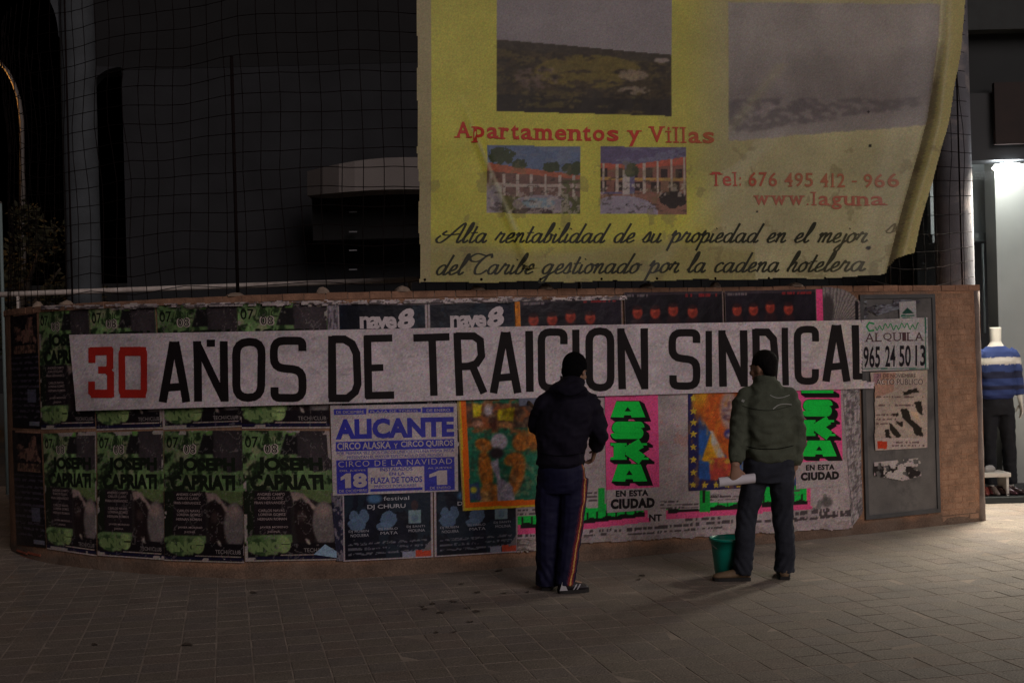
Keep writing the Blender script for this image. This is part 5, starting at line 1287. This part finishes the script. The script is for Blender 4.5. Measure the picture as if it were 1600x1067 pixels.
M_seam = mat('dark_stitching', (.004, .004, .005), .95, spec=.05)
for pts, w_ in (([(872, 612), (885, 618), (900, 617), (915, 608)], 1.0), ([(838, 706), (860, 711), (885, 712), (914, 707)], 1.1)):
    ribbon_on(jm, P1, pts, w_, 8.84, 'seam', M_seam, jo1, .003)
tr1 = [stack([(-.012, 0, .90, .14, .11), (-.012, 0, .84, .165, .128), (-.012, .0, .74, .165, .125), (-.015, 0, .68, .14, .11)], th1)]
LL = [(-.085, .02, .78), (-.105, .035, .62), (-.112, .05, .44), (-.114, .06, .22), (-.116, .07, .035)]; RL = [(.075, -.01, .78), (.065, -.02, .62), (.045, -.03, .44), (.012, -.045, .22), (-.012, -.05, .055)]
tr1 += [limb(LL, [.100, .094, .088, .090, .096]), limb(RL, [.100, .092, .080, .074, .070])]
tm = voxel(tr1, .0055, 4); co = cloth_noise(tm, .013, 9, [((-.12, .0, .12), .10, .004, 60, 1.8), ((.0, -.05, .12), .09, .003, 60, -1.8)])
RLa = np.array(RL)[::-1]; cx = np.interp(co[:, 2], RLa[:, 2], RLa[:, 0]); cy = np.interp(co[:, 2], RLa[:, 2], RLa[:, 1])
rx = co[:, 0]-cx; ry = co[:, 1]-cy; rr = np.hypot(rx, ry); an = np.arctan2(ry, rx)
ang0 = R(-52); arc = (an-ang0)*rr
ang0v = np.interp(co[:, 2], [0.0, .25, .55, .85], [R(-62), R(-52), R(-44), R(-36)]); arc = (an-ang0v)*rr
cols = np.tile(np.array((.012, .012, .040)), (len(co), 1)); onr = (rx > -.05) & (co[:, 0] > -.06)
cols[onr & (np.abs(arc) < .021)] = (.20, .025, .03); cols[onr & (np.abs(arc) < .0055)] = (.62, .34, .10)
cols[onr & (np.abs(arc) > .026) & (np.abs(arc) < .030)] = (.10, .02, .05)
paint(tm, cols); link('trousers', tm, M_track, per1)
cp = []
def hp(M, x, y, z, rx, ry, rz):
    V, F = ellip((0, 0, 0), (rx, ry, rz)); return ([tuple(M @ (Vector(v)+Vector((x, y, z)))) for v in V], F)
cp = [hp(HM, 0, -.018, .032, .086, .101, .096), hp(HM, 0, -.05, -.02, .078, .062, .075)]
cm = voxel(cp, .007, 3); cloth_noise(cm, .004, 2); link('knit_cap', cm, M_cap, per1)
sh = shoe((-.055, -.075, 0), (.150, -.035, 0), up=M_blk, extra=True, parent=per1); shoe((-.14, .02, 0), (-.10, .27, 0), up=M_blk, parent=per1)
V = [(-.050, -.126, .025), (.004, -.120, .025), (-.018, -.110, .080), (-.030, -.112, .082)]
wp = mesh('white_heel_panel', V+[(x, y+.03, z) for x, y, z in V], [(0, 1, 2, 3), (7, 6, 5, 4), (0, 4, 5, 1), (1, 5, 6, 2), (2, 6, 7, 3), (3, 7, 4, 0)]); link('white_heel_panel', wp, M_white, sh)

# brush held to the wall
bt = at(826, 628, 9.6); hx = P1+Vector(Lw)+Vector((0, .10, .04))
br = empty('paste_brush', tuple(bt)); setp(br, 'wide grey blue pasting brush held against the banner bottom by person in navy', 'brush')
link('bristles', box_me('bristles', -.075, .075, -.02, .06, -.028, .028, .008), mat('grey_blue_bristle', (.24, .26, .36), .8, noise=.3, nscale=40), br)
link('handle', tube_me('handle', [(0, -.015, 0), tuple(hx-bt)], [.013, .011], 10), mat('worn_wood', (.2, .12, .06), .7), br)

# ------------------------------------------------------------------ person in olive jacket
b2 = at(1195, 903, 9.05); P2 = Vector((b2.x, 9.05, 0))
per2 = empty('person', tuple(P2)); setp(per2, 'person in olive jacket and dark jeans holding a white roll, seen from behind', 'person')
th2 = R(14)
hd, HM2 = head_parts((.030, .02, 1.495), R(48), .12, 1.0)
Ls, Le, Lw = (-.115, -.01, 1.285), (-.175, -.06, 1.00), (-.215, -.165, .815)
Rs, Re, Rw = (.205, .01, 1.285), (.262, .01, 1.01), (.235, .04, .77)
body = list(hd)
body += [tube_vf([(.032, .02, 1.45), (.038, .01, 1.38), (.045, .0, 1.30)], [.055, .058, .075], 14)]
body += [stack([(.05, 0, .70, .11, .09), (.05, 0, .80, .15, .11), (.052, 0, .92, .14, .10), (.052, 0, 1.08, .15, .105), (.05, 0, 1.24, .155, .10), (.048, 0, 1.33, .11, .08)], th2)]
body += [limb([Ls, Le, Lw], [.05, .042, .028]), limb([Rs, Re, Rw], [.05, .042, .028])]
body += [limb([(-.03, .0, .78), (-.12, .0, .45), (-.155, .0, .08)], [.085, .052, .036]), limb([(.13, .0, .78), (.145, .02, .45), (.15, .03, .08)], [.085, .052, .036])]
body += [limb([(-.155, .0, .06), (-.26, .01, .035)], [.035, .03]), limb([(.15, .03, .06), (.165, .13, .035)], [.035, .03])]
body += hand(Rw, (-.1, .25, -.95), (-1, .1, 0), 1, .35); body += hand(Lw, (.02, -.02, -1), (0, 1, 0), 1, 1.05, 1.1)
link('body', voxel(body, .0055, 3), M_skin, per2)
jk = [stack([(.055, -.003, .84, .165, .125), (.055, -.003, .872, .182, .14), (.055, -.005, .94, .178, .138), (.055, -.01, 1.02, .188, .148), (.053, -.01, 1.12, .190, .15), (.052, -.005, 1.22, .186, .14), (.050, .0, 1.30, .165, .12), (.045, .0, 1.365, .11, .095), (.040, .005, 1.42, .078, .078)], th2)]
jk += [limb([(-.05, .0, 1.29), (-.115, -.01, 1.275), Le, (-.205, -.14, .87)], [.085, .080, .068, .056]), limb([(.15, .0, 1.29), Rs, Re, (.24, .03, .82)], [.082, .078, .068, .056])]
jk += [tube_vf([(.040, .002, 1.38), (.038, .006, 1.44)], [(.080, .078), (.070, .070)], 20), tube_vf([(-.203, -.138, .87), (-.210, -.155, .84)], [.047, .044], 14), tube_vf([(.242, .03, .83), (.238, .035, .80)], [.047, .044], 14)]
jm2 = voxel(jk, .010, 3); cloth_noise(jm2, .030, 5, [((.0, -.12, .98), .12, .003, 42, 1.2), (Le, .09, .004, 58, 1.8), (Re, .09, .004, 58, -1.8)])
jo = link('jacket', jm2, M_olive, per2)
for pts, w_ in (([(1203, 617), (1212, 621), (1222, 621), (1234, 617)], 1.0), ([(1208, 639), (1216, 633), (1226, 631), (1237, 632)], 1.3), ([(1159, 625), (1163, 627)], 4.0)):
    ribbon_on(jm2, P2, pts, w_, 9.05, 'reflective_piping', M_refl, jo)
for pts, w_ in (([(1160, 634), (1178, 639), (1205, 641), (1236, 634)], .7), ([(1166, 697), (1185, 701), (1215, 701), (1240, 696)], 1.2)):
    ribbon_on(jm2, P2, pts, w_, 9.05, 'seam', M_seam, jo, .003)
tr2 = [stack([(.052, 0, .90, .15, .11), (.05, 0, .84, .178, .128), (.05, 0, .76, .182, .13), (.048, 0, .69, .160, .115)], th2)]
tr2 += [limb([(-.035, 0, .78), (-.075, 0, .62), (-.115, 0, .46), (-.138, 0, .24), (-.160, 0, .045)], [.100, .088, .074, .070, .070]), limb([(.135, 0, .78), (.140, .0, .62), (.142, .015, .46), (.155, .025, .24), (.145, .03, .045)], [.100, .086, .074, .072, .072])]
tm = voxel(tr2, .009, 3); cloth_noise(tm, .015, 13, [((-.15, .0, .09), .09, .006, 70, 1.8), ((.15, .0, .09), .09, .006, 70, -1.8), ((-.1, -.05, .45), .08, .004, 55, 2), ((.14, -.05, .45), .08, .004, 55, -2)])
link('trousers', tm, M_jean, per2)
hr = [hp(HM2, 0, -.022, .036, .080, .096, .092), hp(HM2, 0, -.055, -.012, .070, .055, .062)]
hm = voxel(hr, .006, 2)
co = cloth_noise(hm, .010, 6); link('hair', hm, M_hair, per2)
shoe((-.105, -.005, 0), (-.365, .01, 0), up=M_tan, parent=per2); shoe((.135, -.03, 0), (.175, .235, 0), up=M_tan, parent=per2)
# rolled white paper in the left hand
rc = P2+Vector((-.205, -.152, .725)); rp = empty('paper_roll', tuple(rc)); setp(rp, 'white rolled paper held in left hand of the olive jacket person', 'paper roll')
A_ = Acc(); N_ = 150; ax = Vector((.122, -.02, .014))
for k in range(N_):
    a = k/N_*2*PI*4.2; r_ = .014+.022*k/N_; 
    for sg in (-1, 1): A_.V.append(tuple(ax*sg+Vector((0, math.cos(a)*r_, math.sin(a)*r_))))
A_.F = [(2*i, 2*i+1, 2*i+3, 2*i+2) for i in range(N_-1)]
link('roll_sheet', A_.me('roll_sheet', True), M_roll, rp)

# bucket
bc = at(1140, 890, 9.22); bc = Vector((bc.x, 9.22, 0)); bk = empty('bucket', tuple(bc)); setp(bk, 'green plastic bucket standing on pavement by left foot of the olive jacket person', 'bucket')
M_bk = mat('green_plastic', (0.0, 0.27, 0.20), 0.4, noise=.08, nscale=10)
def lathe(prof, n=32):
    V = []; F = []
    for (r_, z_) in prof:
        for j in range(n): a = 2*PI*j/n; V.append((r_*math.cos(a), r_*math.sin(a), z_))
    for i in range(len(prof)-1):
        for j in range(n): F.append((i*n+j, i*n+(j+1) % n, (i+1)*n+(j+1) % n, (i+1)*n+j))
    return V, F
V, F = lathe([(.001, .004), (.098, .004), (.100, .0), (.104, .006), (.112, .09), (.122, .19), (.130, .262), (.140, .262), (.141, .280), (.128, .282), (.126, .262), (.108, .09), (.098, .012), (.001, .012)])
link('pail', mesh('pail', V, F, smooth=True), M_bk, bk)
hpts = [(.142*math.cos(a), -.142*math.sin(a)*.72, .268-.142*math.sin(a)*.55) for a in np.linspace(0, PI, 15)]
link('handle', tube_me('handle', hpts, .0028, 6), mat('galvanised_wire', (.45, .45, .45), .35, metal=.8), bk)
V, F = lathe([(.001, .235), (.123, .235)]); link('paste', mesh('paste', V, F), mat('wet_paste', (.5, .48, .42), .25), bk)

# ------------------------------------------------------------------ mannequin in the window
mc = at(1562, 768, 13.35); mq = empty('mannequin', (mc.x, 13.35, .05)); mq.scale = (1.03, 1.03, 1.06); setp(mq, 'headless white mannequin in blue striped jumper standing in the shop window', 'mannequin')
M_man = mat('white_mannequin', (.80, .76, .68), .45)
mb = [stack([(0, 0, .78, .14, .10), (0, 0, .92, .13, .095), (0, 0, 1.08, .14, .10), (0, 0, 1.26, .17, .10), (0, 0, 1.36, .15, .085), (0, 0, 1.42, .075, .065), (0, 0, 1.46, .05, .052)], 0), stack([(0, 0, 1.44, .052, .052), (0, 0, 1.56, .056, .056), (0, 0, 1.60, .058, .058)], 0)]
mb += [limb([(-.17, 0, 1.34), (-.215, .01, 1.10), (-.21, -.03, .86)], [.045, .036, .024]), limb([(.17, 0, 1.34), (.215, .01, 1.10), (.225, -.03, .86)], [.045, .036, .024])]
mb += [limb([(-.08, 0, .8), (-.09, 0, .45), (-.09, 0, .03)], [.08, .055, .035]), limb([(.08, 0, .8), (.10, 0, .45), (.11, 0, .03)], [.08, .055, .035])]
mb += hand((-.21, -.03, .86), (-.05, -.1, -1), (1, 0, 0), -1, .3); mb += hand((.225, -.03, .86), (.05, -.1, -1), (-1, 0, 0), 1, .3)
link('body', voxel(mb, .007, 3), M_man, mq)
ju = [stack([(0, 0, .90, .155, .12), (0, 0, .93, .165, .125), (0, 0, 1.08, .165, .125), (0, 0, 1.26, .185, .125), (0, 0, 1.36, .165, .10), (0, 0, 1.415, .09, .08)], 0)]
ju += [limb([(-.13, 0, 1.35), (-.18, 0, 1.32), (-.222, .01, 1.10), (-.216, -.02, .93)], [.062, .062, .052, .042]), limb([(.13, 0, 1.35), (.18, 0, 1.32), (.222, .01, 1.10), (.226, -.02, .93)], [.062, .062, .052, .042])]
jm3 = voxel(ju, .010, 3); co = cloth_noise(jm3, .012, 8, [((0, 0, .95), .2, .006, 70, .3)])
zz = co[:, 2]; sl = zz+.10*np.abs(co[:, 0])*0; cols = np.tile(np.array((.035, .062, .21)), (len(co), 1))
tr_ = np.abs(co[:, 0]) < .5
cols[(zz > 1.235) & (zz < 1.305)] = (.66, .62, .56); cols[((zz > 1.10) & (zz < 1.165)) | ((zz > .985) & (zz < 1.03))] = (.018, .022, .06); cols[(zz < .94)] = (.02, .035, .14)
paint(jm3, cols); link('jumper', jm3, mat('striped_knit', attr=True, rough=.85, bump=.3, bscale=150), mq)
tq = [stack([(0, 0, .93, .14, .11), (0, 0, .84, .16, .12), (0, 0, .74, .15, .11)], 0), limb([(-.08, 0, .8), (-.095, 0, .45), (-.09, 0, .06)], [.092, .07, .066]), limb([(.08, 0, .8), (.105, 0, .45), (.115, 0, .06)], [.092, .07, .066])]
tqm = voxel(tq, .011, 3); cloth_noise(tqm, .014, 12); link('trousers', tqm, mat('black_trousers', (.012, .013, .018), .85), mq)
st = at(1545, 738, 13.0); sd_ = empty('display_stand', (st.x, 13.0, .05)); setp(sd_, 'low white display stand beside mannequin feet in shop window', 'stand')
link('top', box_me('top', -.20, .17, -.15, .15, .19, .235, .01), M_man, sd_)
link('leg', box_me('leg', .13, .155, -.12, .12, 0, .189), M_man, sd_); link('leg', box_me('leg', -.18, -.155, -.12, .12, 0, .189), M_man, sd_)
for k in range(9):
    x = [1541, 1549, 1556, 1562, 1568, 1574, 1580, 1587, 1594][k]; q = at(x, 776, 12.95+.05*(k % 2))
    colr = [(.25, .06, .05), (.12, .03, .03), (.3, .25, .22), (.10, .03, .03), (.05, .02, .02), (.22, .05, .05), (.08, .03, .04), (.14, .05, .04), (.05, .03, .03)][k]
    e = empty('display_shoe', (q.x, 12.95+.05*(k % 2), .055), R(-15+k*9)); setp(e, ['brick red shoe on display floor, leftmost beside the wall edge', 'very dark red shoe on display floor, second from the wall edge', 'pale pinkish shoe on display floor among the dark ones', 'dark red shoe on display floor right of the pale pinkish one', 'blackish shoe on display floor in middle of the row', 'brightest red shoe on display floor under mannequin legs', 'plum coloured shoe on display floor, third from the right', 'brown red shoe on display floor, second from the right', 'blackish shoe on display floor at far right of the row'][k], 'shoe', 'shoes displayed below the mannequin')
    V, F = lathe([(.001, 0), (.03, .0), (.034, .02), (.030, .05), (.018, .075), (.001, .078)], 12)
    V = [(v[0]*1.0, v[1]*2.4+(.0 if v[2] < .04 else .03), v[2]*(.75 if v[1] < 0 else 1)) for v in V]
    link('upper', mesh('upper', V, F, smooth=True), mat('shoe_leather', colr, .3), e)
shs = empty('display_shoe', (st.x, 12.98, .287), .5); setp(shs, 'pale grey shoe standing on the low white display stand', 'shoe')
V, F = lathe([(.001, 0), (.03, .0), (.034, .02), (.030, .04), (.018, .06), (.001, .065)], 12); link('upper', mesh('upper', [(v[0]*2.4, v[1], v[2]) for v in V], F, smooth=True), mat('pale_leather', (.4, .38, .36), .4), shs)

# ------------------------------------------------------------------ far left: lamp post, tree, post
lp = at(34, 400, 27.0); slp = empty('street_lamp', (lp.x, 27, 0)); setp(slp, 'curved street lamp post lit amber behind the left end of the wall', 'street lamp')
ptsl = [at(x, y, 27.0)-Vector((lp.x, 27, 0)) for x, y in ((36, 470), (36, 400), (35, 260), (34, 190), (30, 158), (22, 132), (12, 112), (-2, 96), (-22, 86))]
ptsl[0].z = 0
M_pole = mat('grey_lamp_post', (.12, .10, .09), .6)
link('post', tube_me('post', ptsl, [.07, .06, .055, .05, .045, .042, .04, .038, .035], 12), M_pole, slp)
e_ = ptsl[-1]; V, F = ellip(e_+Vector((-.3, 0, -.05)), (.38, .16, .09)); link('lamp_head', mesh('lamp_head', V, F, smooth=True), M_pole, slp)
V, F = ellip(e_+Vector((-.35, 0, -.12)), (.22, .12, .06)); link('lamp_bulb', mesh('lamp_bulb', V, F, smooth=True), mat('amber_bulb', (1, .6, .2), emis=(1, .45, .1), estr=25), slp)
pl = bpy.data.lights.new('amber_light', 'POINT'); pl.energy = 130; pl.color = (1, .45, .10); pl.shadow_soft_size = .15
po = bpy.data.objects.new('amber_light', pl); COL.objects.link(po); po.parent = slp; po.location = e_+Vector((-.35, -.1, -.32))
tc_ = at(24, 360, 25.0); tree = empty('street_tree', (tc_.x, 25.0, 0)); setp(tree, 'dark leafy street tree touched by amber light behind the left end of the wall', 'tree')
M_bark = mat('bark', (.08, .06, .045), .9, noise=.3, nscale=10, bump=.6)
link('trunk', tube_me('trunk', [(0, 0, 0), (.05, 0, 1.2), (0, .05, 2.2), (.1, 0, 3.2)], [.16, .13, .11, .05], 10), M_bark, tree)
for (a, b) in (((0, .05, 2.0), (-.9, .2, 3.3)), ((.03, .03, 2.2), (.9, -.1, 3.4)), ((.02, .03, 2.4), (.3, .5, 3.9))): link('branch', tube_me('branch', [a, Vector(a).lerp(Vector(b), .5)+Vector((0, 0, .12)), b], [.06, .045, .02], 8), M_bark, tree)
A_ = Acc(); rnd = random.Random(5)
cl_ = [(rnd.uniform(-1.3, 1.3), rnd.uniform(-1, 1), 3.3+rnd.uniform(-1.2, 1.1), rnd.uniform(.3, .6)) for _ in range(20)]
for (cx, cy, cz, r_) in cl_:
    for _ in range(170):
        v = Vector((rnd.gauss(0, 1), rnd.gauss(0, 1), rnd.gauss(0, .8))).normalized()*r_*rnd.uniform(.5, 1.05); p0 = Vector((cx, cy, cz))+v
        a = Vector((rnd.gauss(0, 1), rnd.gauss(0, 1), rnd.gauss(0, 1))).normalized(); b = a.orthogonal().normalized(); l0 = rnd.uniform(.05, .09)
        A_.add([p0-a*l0, p0+b*l0*.45, p0+a*l0, p0-b*l0*.45], [(0, 1, 2, 3)])
link('crown', A_.me('crown'), mat('leaf', (.035, .032, .012), .8, noise=.4, nscale=3), tree)
lq = at(2.0, 385, 16.0); tp = empty('painted_post', (lq.x, 16, 0)); setp(tp, 'slim pale teal post at the very left edge behind the wall', 'post')
link('shaft', tube_me('shaft', [(0, 0, 0), (0, 0, at(2, 318, 16).z)], .022, 10), mat('pale_teal_paint', (.20, .26, .26), .6), tp)
link('cap', tube_me('cap', [(0, 0, at(2, 318, 16).z), (0, 0, at(2, 315, 16).z)], [.028, .015], 10), M_pole, tp)
# far street facade closing the dark background
fb = empty('far_building', (-14, 60, 0)); setp(fb, 'unlit building far off in the dark at left', 'building')
link('facade', box_me('facade', -12, 10, 0, 8, 0, 5), M_darker, fb)
for k in range(4): link('window', box_me('window', -10+k*4.6, -8.6+k*4.6, -.08, .05, 1.6, 3.4, .02), mat('dark_window', (.03, .03, .035), .3), fb)

# ------------------------------------------------------------------ dry leaves and dirt on the pavement
M_leaf = mat('dead_leaf', (.075, .055, .042), .9)
leaf_px = [(397, 926), (148, 1008), (292, 1008), (722, 913), (745, 926), (788, 927), (710, 940), (731, 950), (745, 956), (665, 952), (688, 958), (735, 972), (682, 989), (709, 988), (824, 926), (998, 906), (1003, 900), (660, 948), (676, 944), (780, 892)]
for k, (x, y) in enumerate(leaf_px):
    dd = rays(x, y); t = -CAMZ/dd[2]; c = Vector((dd[0]*t, dd[1]*t, .004))
    L0 = random.uniform(.018, .038); W0 = L0*random.uniform(.45, .8); n = 8
    V = [(L0*math.cos(a)*(1+.2*math.sin(3*a+k)), W0*math.sin(a), .004+.005*math.cos(2*a+k)) for a in np.linspace(0, 2*PI, n, endpoint=False)]+[(0, 0, .001)]
    F = [(i, (i+1) % n, n) for i in range(n)]
    o = link('dead_leaf', mesh('dead_leaf', V, F), M_leaf, loc=tuple(c)); o.rotation_euler = (0, 0, random.uniform(0, 6))
    setp(o, 'small dark dead leaf lying on the pavement tiles', 'leaf', 'dead leaves on the pavement')
